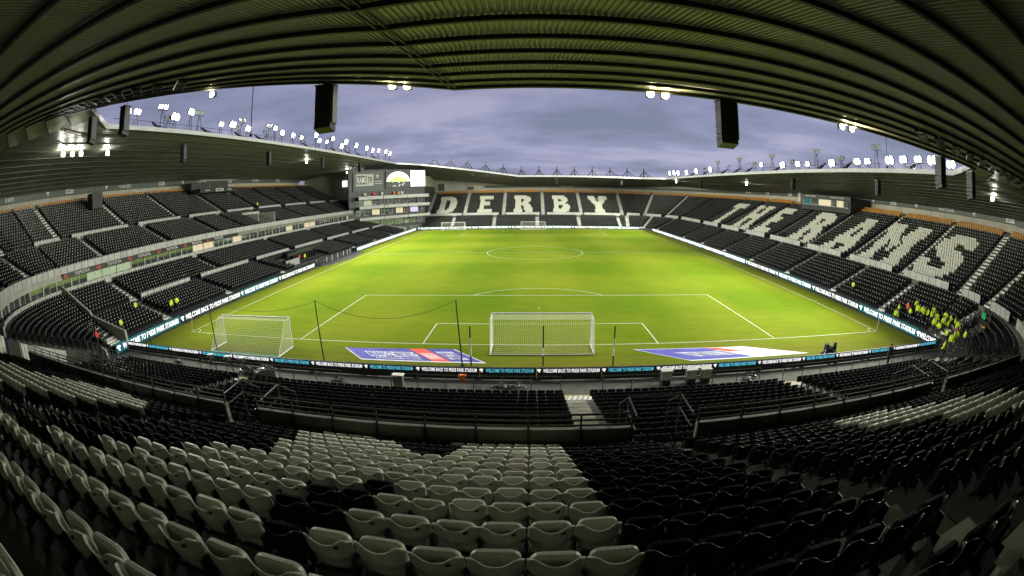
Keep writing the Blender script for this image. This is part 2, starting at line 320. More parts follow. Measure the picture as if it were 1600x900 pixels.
for s_, y0 in ((1, 0), (-1, 105)):
    for hw, dd in ((20.16, 16.5), (9.16, 5.5)):
        ya = y0+s_*dd; lo, hi = sorted((y0+s_*.061, ya-s_*.061))
        vl(-hw, lo, hi); vl(hw, lo, hi); hl(-hw-.06, hw+.06, ya)
    a = math.degrees(math.asin(5.5/9.15))
    if s_ > 0: ring(0, 11, 9.15, a, 180-a)
    else: ring(0, 94, 9.15, 180+a, 360-a)
    ln.add([(x, y, Z) for x, y in arc(0, y0+s_*11, .12, 0, 345, 11)], [tuple(range(12))])
ring(0, 52.5, 9.15, 0, 360, 90)
ring(-34, 0, 1, 4, 86, 10); ring(34, 0, 1, 94, 176, 10); ring(-34, 105, 1, -86, -4, 10); ring(34, 105, 1, 184, 266, 10)
tag(ln.build('pitch_markings', 'line'), kind='structure')

# ------------------------------------------------------------------ the four grandstands
ST = {}
ST['S'] = thing('grandstand', 'near grandstand of white and black seats under a ribbed roof, in the foreground', 'grandstand', (0, -20, 0))
ST['E'] = thing('grandstand', 'grandstand along the right touchline whose white seats spell THE RAMS', 'grandstand', (50, 50, 0))
ST['N'] = thing('grandstand', 'far grandstand behind the opposite goal whose white seats spell DERBY', 'grandstand', (0, 125, 0))
ST['W'] = thing('grandstand', 'tall grandstand along the left touchline with glazed boxes between its tiers', 'grandstand', (-55, 50, 0))

SEATS = []      # (x, y, z, dirx, diry, colour, near)
def lerp(a, b, t): return tuple(a[i]+(b[i]-a[i])*t for i in range(len(a)))
def tier(st, inner, outer, n, aisles=(), sp=.5, frac=.6, colfn=None, seats=True, name='terrace', aw=1.2, skip=None, base=None, near=False, rows_skip=(), flush='hi'):
    """a stepped deck between an inner and an outer line (x, y, z); n rows; stairs at station values"""
    mb = MB(); K = len(inner); stairs = {}
    for k in range(n):
        A = [lerp(inner[i], outer[i], k/n) for i in range(K)]; B = [lerp(inner[i], outer[i], (k+1)/n) for i in range(K)]
        lo = [(A[i][2]-(outer[i][2]-inner[i][2])/n if k else (base if base is not None else A[i][2]-.3)) for i in range(K)]
        for i in range(K-1):
            mb.quad((A[i][0], A[i][1], A[i][2]), (A[i+1][0], A[i+1][1], A[i+1][2]), (B[i+1][0], B[i+1][1], A[i+1][2]), (B[i][0], B[i][1], A[i][2]))
            mb.quad((A[i][0], A[i][1], lo[i]), (A[i+1][0], A[i+1][1], lo[i+1]), (A[i+1][0], A[i+1][1], A[i+1][2]), (A[i][0], A[i][1], A[i][2]))
        for i in (0, K-1):
            zb_ = (base if base is not None else inner[i][2]-.5)-.3
            mb.quad((A[i][0], A[i][1], zb_), (B[i][0], B[i][1], zb_), (B[i][0], B[i][1], A[i][2]-.002), (A[i][0], A[i][1], A[i][2]-.002))
        # seats
        Sx = [lerp(inner[i], outer[i], (k+frac)/n) for i in range(K)]
        seg = [math.hypot(Sx[i+1][0]-Sx[i][0], Sx[i+1][1]-Sx[i][1]) for i in range(K-1)]
        cum = [0.0]
        for q in seg: cum.append(cum[-1]+q)
        def at(s):
            i = 0
            while i < K-2 and s > cum[i+1]: i += 1
            t = (s-cum[i])/max(seg[i], 1e-6)
            p = lerp(Sx[i], Sx[i+1], t); tn = Vector((Sx[i+1][0]-Sx[i][0], Sx[i+1][1]-Sx[i][1], 0)).normalized()
            inn = lerp(inner[i], inner[i+1], t); ou = lerp(outer[i], outer[i+1], t)
            d = Vector((inn[0]-ou[0], inn[1]-ou[1], 0)); nrm = Vector((-tn.y, tn.x, 0))
            if nrm.dot(d) < 0: nrm = -nrm
            za = lerp(A[i], A[i+1], t)[2]
            return p, tn, nrm, za
        def arcl(t):
            i = min(int(t), K-2); return cum[i]+seg[i]*(t-i)
        cuts = sorted(arcl(t) for t in aisles)
        ed = [0.0-aw/2]+cuts+[cum[-1]+aw/2]
        if seats and k not in rows_skip:
            for a, b in zip(ed[:-1], ed[1:]):
                a += aw/2; b -= aw/2; c = int((b-a)/sp+1e-3)
                for i in range(c):
                    s = (b-(i+.5)*sp) if flush == 'hi' else (a+(i+.5)*sp)
                    p, tn, nrm, za = at(s)
                    if skip and skip(p[0], p[1]): continue
                    SEATS.append((p[0], p[1], za, nrm.x, nrm.y, colfn(p[0], p[1], k) if colfn else 0, near))
        rise = (outer[0][2]-inner[0][2])/n; dep = math.hypot(outer[0][0]-inner[0][0], outer[0][1]-inner[0][1])/n
        for si_, s in enumerate(cuts):
            steps = stairs.setdefault(si_, MB())
            p, tn, nrm, za = at(s)
            if skip and skip(p[0], p[1]): continue
            P = Vector((p[0], p[1], za)); W2 = tn*(aw-.1)
            front = P+nrm*dep*frac-tn*(aw-.1)/2
            hgt = rise/2
            if k: steps.obox(front+Vector((0, 0, -rise+.004)), W2, nrm*(dep*.45), (0, 0, hgt))
            steps.obox(front+Vector((0, 0, .004))-nrm*.34, W2, nrm*.34, (0, 0, .02))
    t1 = mb.build(name, 'tread', ST[st])
    for steps in stairs.values():
        if steps.v: steps.build('stairway', 'tanstep' if st == 'S' else 'step', ST[st])
    return t1

def parapet(st, pts, h, gaps=(), t=.12, mname='panel', pan=1.25, name='parapet', rail=True):
    """a wall of panels on top of the line pts (x, y, z of its foot); a part of its own between every two gaps"""
    mb = MB(); rl = MB()
    def flush_():
        nonlocal mb, rl
        if mb.v:
            p_ = mb.build(name, mname, ST[st])
            if rail: sub(ST[st], rl, 'coping', 'rail', p_)
        mb = MB(); rl = MB()
    for a, b in zip(pts[:-1], pts[1:]):
        a, b = Vector(a), Vector(b); d = b-a; Ln = d.length; u = d.normalized(); n = max(1, round(Ln/pan)); w = Ln/n
        side = Vector((-u.y, u.x, 0))*t
        for i in range(n):
            p = a+u*(w*i+.03); mid = a+u*(w*(i+.5))
            if any((mid.x-gx_)**2+(mid.y-gy_)**2 < gr*gr for gx_, gy_, gr in gaps): flush_(); continue
            mb.obox(p-side/2, u*(w-.06), side, (0, 0, h))
            if rail:
                rl.obox(p-side/2-u*.03+Vector((0, 0, h+.002)), u*w, side, (0, 0, .05))
                rl.obox(a+u*(w*i-.025)-side*.6, u*.05, side*1.2, (0, 0, h))
    flush_()

# --- letters in the seats
GL = {
'D': ["#########....", "###########..", "############.", ".####..#####.", ".####...#####", ".####...#####", ".####...#####", ".####...#####", ".####...#####", ".####...#####", ".####..#####.", "############.", "###########..", "#########...."],
'E': ["###########", "###########", "###########", ".####......", ".####......", ".########..", ".########..", ".########..", ".####......", ".####......", ".####......", "###########", "###########", "###########"],
'R': ["#########....", "###########..", "############.", ".####..#####.", ".####..#####.", ".####.#####..", ".#########...", ".##########..", ".####.######.", ".####..#####.", ".####..######", "######.######", "######..#####", "######..#####"],
'B': ["##########...", "###########..", "############.", ".####..#####.", ".####...####.", ".##########..", ".#########...", ".###########.", ".####...#####", ".####...#####", ".####..######", "############.", "############.", "##########..."],
'Y': ["######...######", "######...######", "#######.#######", ".#####...####..", "..#####.#####..", "...#########...", "....#######....", ".....#####.....", ".....#####.....", ".....#####.....", ".....#####.....", "....#######....", "....#######....", "....#######...."],
'T': ["############", "############", "############", "....####....", "....####....", "....####....", "....####....", "....####....", "....####....", "....####....", "....####....", "....####....", "...######...", "...######..."],
'H': ["######..######", "######..######", ".####....####.", ".####....####.", ".####....####.", ".############.", ".############.", ".############.", ".####....####.", ".####....####.", ".####....####.", ".####....####.", "######..######", "######..######"],
'A': [".....######...", ".....######...", "....########..", "....########..", "....###..###..", "...####..####.", "...####..####.", "...####..####.", "..###########.", "..###########.", "..############", ".####.....####", "######...#####", "######...#####"],
'M': ["######.....######", "######.....######", "#######...#######", "#######...#######", ".#######.#######.", ".#######.#######.", ".####.####.#####.", ".####.####.#####.", ".####..##..#####.", ".####..##..#####.", ".####......#####.", ".####......#####.", "######....#######", "######....#######"],
'S': ["...#######.", "..#########", ".##########", ".#####..###", ".#####.....", ".########..", "..########.", "...########", ".....######", "###....####", "###....####", "##########.", "#########..", ".#######..."]}
def glyph(ch, u, v):
    g_ = GL[ch]; r_ = g_[min(len(g_)-1, int((1-v)*len(g_)))]
    return r_[min(len(r_)-1, int(u*len(r_)))] == '#'
NLET = [('D', -33.6, -27.1), ('E', -19.2, -14.2), ('R', -6.8, -.2), ('B', 6.8, 13.0), ('Y', 19.8, 27.0)]
ELET = [('T', 83.6, 75.6, 3.0), ('H', 69.2, 61.2, 3.6), ('E', 57.8, 51.6, 2.9), ('R', 42.6, 34.9, 2.0), ('A', 31.0, 23.8, .8), ('M', 20.4, 11.2, 1.0), ('S', 8.4, 1.0, .4)]
NR = 14
def col_n(x, y, k):
    if k >= 18: return 2
    for ch, a, b in NLET:
        if a <= x <= b and 0 <= k-1 < NR: return int(glyph(ch, (x-a)/(b-a), (k-1+.5)/NR))
    return 0
def col_e(x, y, k):
    if k >= 18: return 2
    for ch, a, b, sh_ in ELET:
        a += sh_*(k-1)/NR; b += sh_*(k-1)/NR
        if b <= y <= a and 0 <= k-1 < NR: return int(glyph(ch, (a-y)/(a-b), (k-1+.5)/NR))
    return 0
def col_back(n0):
    return lambda x, y, k: 2 if k >= n0 else 0
# white seats of the near stand: row -> spans counted in seats from the edge of the white block
SW = {0: [(-15, -12), (-6, 0)], 1: [(-40, -36), (-16, -10), (-5, 0)], 2: [(-43, -31), (-15, -9), (-5, 0), (19, 24)], 3: [(-43, -29), (-14, -8), (-5, 0), (18, 25)], 4: [(-43, -27), (-14, 0), (18, 26)], 5: [(-44, -28), (-13, 0), (17, 28)], 6: [(-48, -28), (-12, 0), (18, 28)], 7: [(-50, -28), (-14, 0), (20, 28)], 8: [(-52, -29), (-14, -7), (-5, 0), (18, 27)], 9: [(-53, -29), (-15, -8), (-5, 0), (19, 26)], 10: [(-44, -29), (-15, -8), (-5, 0), (19, 25)], 11: [(-34, -29), (-16, -7), (-5, 0)], 12: [(-20, 0)], 13: [(-24, 0)], 14: [(-24, 0)], 15: [(-24, 0)], 16: [(-20, 0)]}
def col_s(x, y, k):
    i = math.floor((x-.1)/.475)+1
    return int(any(a <= i <= b for a, b in SW.get(k, [])))

# near stand (S)
def zS(k): return 3.34+.412*k
SEAT0_Y = -20.57
S_AIS = [-26.0, -11.3, 3.45, 18.25, 32.2]
XA, XB = -33.0, 30.0
def stv(x, a=XA, b=XB): return (x-a)/(b-a)
tier('S', [(XA, -20.1, zS(0)), (XB, -20.1, zS(0))], [(XA, -20.1-.8*20, zS(20)), (XB, -20.1-.8*20, zS(20))], 20,
     [stv(x) for x in S_AIS[:4]], sp=.475, frac=.5875, colfn=col_s, near=True, name='upper_terrace', aw=1.0, base=2.4)
SL_AIS = [-18.8, 1.6, 14.9]
tier('S', [(XA, -9.9, .30), (XB, -9.9, .30)], [(XA, -18.9, 2.55), (XB, -18.9, 2.55)], 12, [stv(x) for x in SL_AIS], sp=.475, near=True, name='lower_terrace', aw=1.35, base=0)
# flat gangway below the wall, the wall itself and its rails
gw = MB(); gw.box(XA, XB, -20.1, -18.902, 2.3, 2.56); gw.build('gangway', 'concrete', ST['S'])
def wallrun(x0, x1):
    w = MB(); w.box(x0, x1, -20.09, -19.93, 2.0, 4.42); w.build('concrete_wall', 'concrete', ST['S'])
    pl = MB(); r = MB(); n = max(1, round((x1-x0)/1.55))
    for i in range(n+1):
        x = x0+.05+(x1-x0-.1)*i/n
        pl = MB(); pl.box(x-.035, x+.035, -20.16, -20.095, 3.5, 4.45); pl.build('wall_stiffener', 'rail', ST['S']); r.box(x-.03, x+.03, -20.04, -19.98, 4.42, 4.9)
    for z in (4.52, 4.70, 4.9): r.tube((x0, -20.01, z), (x1, -20.01, z), .036, 8)
    r.build('handrail', 'rail', ST['S'])
for a, b in ((XA-1, -12.0), (-10.5, 2.35), (4.5, 17.5), (19.0, XB+1)): wallrun(a, b)
for xc in (-11.25, 3.42, 18.25):          # stairs going down between the wall ends, with sloping rails
    v = MB()
    v.box(xc-.75, xc+.75, -20.9, -20.105, 2.30, 3.30); v.box(xc-.95, xc-.8, -21.6, -20.1, 2.3, 3.5); v.box(xc+.8, xc+.95, -21.6, -20.1, 2.3, 3.5)
    v.build('landing', 'paleconc', ST['S'])
    r = MB()
    for s_ in (-1, 1):
        x = xc+s_*.95
        r.pipe([(x, -19.9, 4.7), (x, -18.6, 4.75), (x+s_*.0, -17.4, 3.9)], .03, 8)
        for yy, zz in ((-18.6, 4.75), (-17.4, 3.9)): r.tube((x, yy, 2.1), (x, yy, zz), .03, 6)
        r.pipe([(x, -19.9, 4.2), (x, -18.6, 4.25), (x, -17.4, 3.4)], .02, 6)
    r.pipe([(xc-.95, -18.6, 4.75), (xc+.95, -18.6, 4.75)], .03, 8)
    r.build('stair_rail', 'rail', ST['S'])
fl = MB(); fl.box(3.1, 3.75, -20.75, -20.3, 3.301, 3.307); fl.build('red_floor_sign', 'red_paint', ST['S'])
# walkway behind the boards: dark strip, yellow edge line, hatched crossings, handrail
wk = MB(); wk.box(-37, 38, -9.85, -8.9, -.02, .10); wk.build('walkway', 'paleconc', ST['S'])
yl = MB(); yl.box(-36, 37, -8.96, -8.86, .104, .110); yl.build('yellow_edge_line', 'yellow', ST['S'])
for x0, x1 in ((-12.4, -9.4), (.9, 3.3), (14.0, 16.0), (-27.5, -25.5)):
    hz = MB(); i = 0; x = x0
    while x < x1: hz.add([(x, -9.6, .106), (x+.14, -9.6, .106), (x+.34, -9.0, .106), (x+.2, -9.0, .106)], [(0, 1, 2, 3)]); x += .3
    hz.build('hazard_hatching', 'step', ST['S'])
def lowrail(x0, x1, y=-8.25, zt=1.02, nm='handrail'):
    r = MB(); n = max(1, round((x1-x0)/1.75))
    for i in range(n+1):
        x = x0+(x1-x0)*i/n; r.tube((x, y, 0), (x, y, zt), .03, 6)
    for z in (zt, zt*.55): r.tube((x0, y, z), (x1, y, z), .028, 6)
    r.build(nm, 'rail', ST['S'])
for a, b in ((-34, -28), (-25.2, -12.6), (-9.2, .9), (3.4, 14.0), (16.0, 36.5)): lowrail(a, b)

# right stand (E), its near corner (SE), far stand (N) and the corner between (NE)
zu0, rz_ = 4.0, .412
nU = 20
E_AIS = [86.5, 73.4, 60.3, 47.9, 35.0, 22.0, 9.3, -2.0]
YA, YB = -3.0, 101.0
def ste(y): return (y-YA)/(YB-YA)
tier('E', [(47.6, YA, zu0), (47.6, YB, zu0)], [(63.6, YA, zu0+rz_*nU), (63.6, YB, zu0+rz_*nU)], nU, [ste(y) for y in E_AIS[:7]]+[ste(-2.2)], colfn=col_e, name='upper_terrace', base=3.1)
E_LA = [80.5, 67.0, 54.2, 41.5, 28.6, 15.8, 5.2]
tier('E', [(39.6, YA, .6), (39.6, YB, .6)], [(47.0, YA, 3.9), (47.0, YB, 3.9)], 9, [ste(y) for y in E_LA], name='lower_terrace', base=0)
parapet('E', [(47.45, YA, 4.15), (47.45, YB, 4.15)], .95, [(47.45, y, 1.3) for y in E_AIS])
b_ = MB(); b_.box(47.002, 47.56, YA, YB, 2.2, 4.14); b_.build('gangway_wall', 'concrete', ST['E'])
def ell(cx, cy, a, b, t0, t1, n, z0, z1=None):
    z1 = z0 if z1 is None else z1
    return [(cx+a*math.cos(R(t0+(t1-t0)*i/n)), cy+b*math.sin(R(t0+(t1-t0)*i/n)), z0+(z1-z0)*i/n) for i in range(n+1)]
nc = 12
tier('N', ell(30, 101, 17.6, 17.6, 0, 90, nc, zu0), ell(30, 101, 33.6, 33.6, 0, 90, nc, zu0+rz_*nU), nU, [1.6, 5.0, 8.4, 11.6], colfn=col_back(18), name='corner_upper_terrace', base=3.1)
tier('N', ell(30, 101, 9.6, 10.2, 0, 90, nc, .6), ell(30, 101, 17.0, 17.0, 0, 90, nc, 3.9), 9, [2.5, 7.0, 11.0], name='corner_lower_terrace', base=0)
parapet('N', ell(30, 101, 17.45, 17.45, 0, 90, nc, 4.15), .95, [(30+17.45*math.cos(R(q)), 101+17.45*math.sin(R(q)), 1.4) for q in (12, 38, 63, 87)])
b_ = MB(); pa = ell(30, 101, 17.0, 17.0, 0, 90, nc, 2.2); pb = ell(30, 101, 17.56, 17.56, 0, 90, nc, 2.2)
for i in range(nc):
    b_.quad(pa[i], pa[i+1], (*pa[i+1][:2], 4.14), (*pa[i][:2], 4.14)); b_.quad((*pa[i][:2], 4.14), (*pa[i+1][:2], 4.14), (*pb[i+1][:2], 4.14), (*pb[i][:2], 4.14))
b_.build('gangway_wall', 'paleconc', ST['N'])
N_AIS = [-36.4, -23.4, -10.0, 3.5, 16.6]
tier('N', [(-36.8, 118.6, zu0), (30, 118.6, zu0)], [(-36.8, 134.6, zu0+rz_*nU), (30, 134.6, zu0+rz_*nU)], nU, [(x+36.8)/66.8 for x in N_AIS], colfn=col_n, name='upper_terrace', base=3.1)
tier('N', [(-38, 111.2, .6), (30, 111.2, .6)], [(-38, 117.95, 3.75), (30, 117.95, 3.75)], 9, [(x+38)/68 for x in (-37.2, -26.5, -12.8, 1.4, 15.2, 28.8)], name='lower_terrace', base=0)
parapet('N', [(-36.8, 118.45, 4.0), (30, 118.45, 4.0)], .9, [(x, 118.45, 1.0) for x in N_AIS[1:]])
b_ = MB(); b_.box(-38, 30, 118.0, 118.56, 2.2, 3.99); b_.build('gangway_wall', 'concrete', ST['N'])
# SE corner
def tun(x, y):
    ax, ay = x-39.8, y+8.1; al = ax*.93-ay*.37; pe = ax*.37+ay*.93
    return -.3 < al < 3.8 and abs(pe) < 1.25
si = ell(30, -3, 17.6, 17.1, 0, -90, nc, zu0, zS(0)); so_ = ell(30, -3, 33.6, 33.1, 0, -90, nc, zu0+rz_*nU, zS(20))
tier('E', si, so_, nU, [1.9, 5.2, 8.6], colfn=col_back(18), name='corner_upper_terrace', base=2.6)
tier('E', ell(30, -3, 9.6, 6.9, 0, -90, nc, .6, .3), ell(30, -3, 17.0, 15.9, 0, -90, nc, 3.9, 2.55), 9, [2.0, 9.0], name='corner_lower_terrace', base=0, skip=tun, sp=.5, rows_skip=(0, 1, 2))
parapet('E', ell(30, -3, 17.45, 16.95, 0, -68, 9, 4.1, 3.6), .95, [(30+17.45*math.cos(R(q)), -3-16.95*math.sin(R(q)), 1.1) for q in (14, 39)])
b_ = MB(); pa = ell(30, -3, 17.0, 16.1, 0, -90, nc, 2.0); pb = ell(30, -3, 17.56, 17.05, 0, -90, nc, 2.2); zt = [4.1-.75*i/nc for i in range(nc+1)]
for i in range(nc):
    b_.quad(pa[i], pa[i+1], (*pa[i+1][:2], zt[i+1]), (*pa[i][:2], zt[i])); b_.quad((*pa[i][:2], zt[i]), (*pa[i+1][:2], zt[i+1]), (*pb[i+1][:2], zt[i+1]), (*pb[i][:2], zt[i]))
b_.build('gangway_wall', 'concrete', ST['E'])
# vomitory in the corner: dark well, side rails, ochre door and green sign
tdir = Vector((.93, -.37, 0)); tn_ = Vector((.37, .93, 0)); tc0 = Vector((39.8, -8.1, 0))
vm_ = MB()
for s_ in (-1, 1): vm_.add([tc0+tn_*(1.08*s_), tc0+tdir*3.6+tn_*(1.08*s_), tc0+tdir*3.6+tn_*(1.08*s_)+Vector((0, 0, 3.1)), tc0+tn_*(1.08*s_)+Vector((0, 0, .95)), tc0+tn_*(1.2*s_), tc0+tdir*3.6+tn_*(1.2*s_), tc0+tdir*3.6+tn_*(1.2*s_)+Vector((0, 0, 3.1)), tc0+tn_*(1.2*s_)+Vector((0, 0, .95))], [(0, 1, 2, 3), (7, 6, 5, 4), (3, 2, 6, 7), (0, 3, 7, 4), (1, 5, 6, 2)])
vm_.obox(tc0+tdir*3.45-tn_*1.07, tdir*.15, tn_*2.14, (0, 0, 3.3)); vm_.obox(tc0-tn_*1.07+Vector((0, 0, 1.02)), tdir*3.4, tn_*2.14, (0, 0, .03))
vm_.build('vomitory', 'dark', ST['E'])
dr = MB(); dr.obox(tc0+tdir*3.38-tn_*.75+Vector((0, 0, 1.3)), tdir*.06, tn_*.95, (0, 0, 1.5)); dr.build('door', 'ocher', ST['E'])
dr = MB(); dr.obox(tc0+tdir*3.5-tn_*.3+Vector((0, 0, 3.4)), tdir*.08, tn_*.8, (0, 0, .6)); dr.build('exit_sign', 'green_lit', ST['E'])
r = MB()
for s_ in (-1, 1):
    a = tc0+tn_*1.14*s_; p0 = a+Vector((0, 0, 2.0)); p1 = a+tdir*3.6+Vector((0, 0, 4.1))
    for dz in (0, -.45): r.tube(p0+Vector((0, 0, dz)), p1+Vector((0, 0, dz)), .045, 6)
    for i in range(4): q = p0.lerp(p1, i/3); r.tube(q, q-Vector((0, 0, 1.1)), .04, 6)
p0 = tc0+tdir*3.6+tn_*1.14; p1 = tc0+tdir*3.6-tn_*1.14
for z in (4.1, 3.65): r.tube(p0+Vector((0, 0, z)), p1+Vector((0, 0, z)), .045, 6)
r.build('guard_rail', 'steel', ST['E'])

# left stand (W)
WA, WB = -6.0, 101.0
def stw(y): return (y-WA)/(WB-WA)
W_LA = [-1.0, 13.5, 31.0, 45.0, 58.5, 72, 86]
dug = lambda x, y: x > -44.4 and 33 < y < 47
tier('W', [(-39.4, WA, .7), (-39.4, WB, .7)], [(-45.8, WA, 2.2), (-45.8, WB, 2.2)], 8, [stw(y) for y in (1.6, 14.2, 29.0, 60, 74, 88)], name='lower_terrace', base=0, skip=dug)
b_ = MB(); b_.box(-46.4, -45.82, WA, WB, 1.5, 2.3); b_.build('gangway_wall', 'concrete', ST['W'])
parapet('W', [(-46.3, WA+9, 2.31), (-46.3, WB, 2.31)], .85, [(-46.3, y, 1.1) for y in (1.0, 14, 29.5, 43, 58, 73, 88)])
tier('W', [(-46.5, WA, 2.5), (-46.5, WB, 2.5)], [(-52.9, WA, 4.7), (-52.9, WB, 4.7)], 8, [stw(y) for y in (2.0, 21.0, 43.0, 62, 80)], name='middle_terrace', base=1.8)
parapet('W', [(-53.0, WA, 4.75), (-53.0, WB, 4.75)], .85)
WARC0, WARCN = 182, 8
def warc(r, z, a1=250, rb=None): return ell(-36, WA, r, rb or r*.86, 180, a1, WARCN, z)
parapet('W', warc(17.0, 4.75), .85)
tier('W', warc(4.2, .7), warc(16.9, 4.7), 16, [], name='corner_terrace', base=0)
# concrete wall with stairs beside the corner block
cw = MB(); cw.add([(-37.6, -6.5, 0), (-53.6, -5.8, 0), (-53.6, -5.8, 6.1), (-50, -5.95, 4.9), (-45.2, -6.2, 3.3), (-45, -6.2, 3.0), (-37.6, -6.5, 1.9), (-37.6, -6.75, 0), (-53.6, -6.05, 0), (-53.6, -6.05, 6.1), (-50, -6.2, 4.9), (-45.2, -6.45, 3.3), (-45, -6.45, 3.0), (-37.6, -6.75, 1.9)],
  [(0, 1, 2, 3, 4, 5, 6), (13, 12, 11, 10, 9, 8, 7), (0, 6, 13, 7), (6, 5, 12, 13), (5, 4, 11, 12), (4, 3, 10, 11), (3, 2, 9, 10), (2, 1, 8, 9)])
cw.build('stair_wall', 'paleconc', ST['W'])
sw_ = MB()
for i in range(28):
    x = -38.6-i*.56; z = .9+i*.146
    sw_.box(x-.56, x-.14, -8.3, -6.78, z-.2, z+.07)
sw_.build('stairway', 'step', ST['W'])
# glazed boxes between the tiers
def boxes(pts, z0, z1, every=3.0, name='glazing'):
    for a, b in zip(pts[:-1], pts[1:]):
        a, b = Vector((*a[:2], 0)), Vector((*b[:2], 0)); d = b-a; Ln = d.length; u = d.normalized(); n = max(1, round(Ln/every)); w = Ln/n
        for i in range(n):
            o = a+u*w*i; side = Vector((-u.y, u.x, 0))
            k = random.random(); yy = (o+u*w/2).y
            mn = 'blind' if (1 < yy < 8.5) else ('lit' if (k < .18 and yy > 20) else 'glass')
            mb = MB(); mb.obox(o+u*.12+Vector((0, 0, z0)), u*(w-.24), side*.04, (0, 0, z1-z0)); wnd = mb.build('window', mn, ST['W'])
            fr = MB(); fr.obox(o-u*.09+side*-.12+Vector((0, 0, z0)), u*.18, side*.3, (0, 0, z1-z0)); fr.obox(o+u*(w*.5-.03)-side*.03+Vector((0, 0, z0)), u*.06, side*.1, (0, 0, z1-z0))
            fr.obox(o+u*.09-side*.03+Vector((0, 0, z0)), u*(w-.18), side*.1, (0, 0, .08))
            sub(ST['W'], fr, 'frame', 'fascia', wnd)
boxes([(-55.6, WA), (-55.6, WB)], 4.9, 6.62)
boxes(warc(19.3, 0)[::2], 4.9, 6.62)
b_ = MB(); b_.box(-55.5, -53.1, WA, WB, 4.5, 4.74); b_.build('box_balcony', 'tread', ST['W'])
for i in range(int((WB-WA)/1.0)):
    y = WA+.5+i
    if 0 < y < 100: SEATS.append((-54.0, y, 4.74, 1, 0, 0, False)); SEATS.append((-54.0, y+.5, 4.74, 1, 0, 0, False))
wa_o, wa_i = warc(19.3, 0), warc(17.1, 0)
b_ = MB()
for i in range(WARCN): b_.quad((*wa_o[i][:2], 4.74), (*wa_o[i+1][:2], 4.74), (*wa_i[i+1][:2], 4.74), (*wa_i[i][:2], 4.74))
b_.build('box_balcony', 'tread', ST['W'])
# black fascia with lettering, tier two above
b_ = MB(); b_.box(-53.3, -53.1, -1.2-4.2, 34.5, 6.66, 7.28); b_.build('fascia_sign', 'dark', ST['W'])
b_ = MB(); b_.box(-53.3, -53.12, 34.6, WB, 6.7, 7.26); b_.build('fascia_band', 'wall', ST['W'])
fa = warc(17.0, 6.62); fb = MB()
for i in range(WARCN): fb.quad(fa[i], fa[i+1], (*fa[i+1][:2], 7.28), (*fa[i][:2], 7.28)); fb.quad(fa[i], fa[i+1], (*wa_o[i+1][:2], 6.62), (*wa_o[i][:2], 6.62))
fb.build('fascia_band', 'paleconc', ST['W'])
b_ = MB(); b_.box(-55.7, -53.32, WA, WB, 6.64, 7.0); b_.build('soffit', 'wall', ST['W'])
for i, yc in enumerate((-2.2, 3.85, 10.0, 16.25, 22.45, 28.5)):
    text('TOYOTA', 'white', (-53.08, yc, 6.97), (0, 1, 0), (0, 0, 1), 2.7, .40, ST['W'], bold=.015)
    lg = MB(); y = yc-3.0
    for q in range(3): lg.obox((-53.1, y-.34+.24*q, 6.75), (.03, 0, 0), (0, .16, 0), (0, 0, .42-.1*(q % 2)))
    lg.obox((-53.1, y-.36, 7.0), (.035, 0, 0), (0, .7, 0), (0, 0, .1)); lg.obox((-53.1, y-.3, 6.78), (.035, 0, 0), (0, .6, 0), (0, 0, .08))
    lg.build('red_emblem', 'red_paint', ST['W'])
parapet('W', [(-53.1, WA, 7.3), (-53.1, WB, 7.3)], .82)
parapet('W', warc(17.0, 7.3), .82)
T2A = [2.4, 16.4, 29.5, 37.8, 50, 63.3, 77, 90]
med = lambda x, y: x > -60 and 44.5 < y < 51.5
tier('W', [(-53.4, WA, 7.5), (-53.4, WB, 7.5)], [(-61.4, WA, 10.7), (-61.4, WB, 10.7)], 10, [stw(y) for y in T2A], name='second_tier', base=7.0, skip=med)
tier('W', warc(17.2, 7.5), warc(25.4, 10.7), 10, [2.2, 5], name='corner_second_tier', base=7.0)
b_ = MB(); b_.box(-62.3, -61.42, WA, WB, 9.6, 10.75); b_.build('gangway_wall', 'concrete', ST['W'])
parapet('W', [(-62.2, WA, 10.76), (-62.2, WB, 10.76)], .85, [(-62.2, y, 1.5) for y in (0.5, 14.8, 28.5, 41, 54, 66, 80, 93)])
T3A = [-1.0, 13.9, 27.3, 41.5, 54, 65.4, 77.4, 90]
tier('W', [(-62.4, WA, 11.0), (-62.4, WB, 11.0)], [(-73.6, WA, 17.0), (-73.6, WB, 17.0)], 14, [stw(y) for y in T3A], colfn=col_back(13), name='third_tier', base=10.6)
tier('W', warc(26.4, 11.0), warc(37.6, 17.0), 14, [1.8, 4.5], colfn=col_back(13), name='corner_third_tier', base=10.6)
# hospitality bay cut into tier two
hb = MB(); hb.box(-59.8, -59.6, 44.6, 51.4, 8.6, 10.6); hb.box(-59.6, -55.2, 44.6, 44.8, 8.0, 10.2); hb.box(-59.6, -55.2, 51.2, 51.4, 8.0, 10.2); hb.build('hospitality_bay', 'paleconc', ST['W'])
for y in (45.6, 47.6, 49.6): hb = MB(); hb.box(-59.58, -59.5, y-.55, y+.55, 8.7, 10.2); hb.build('bay_door', 'lit', ST['W'])
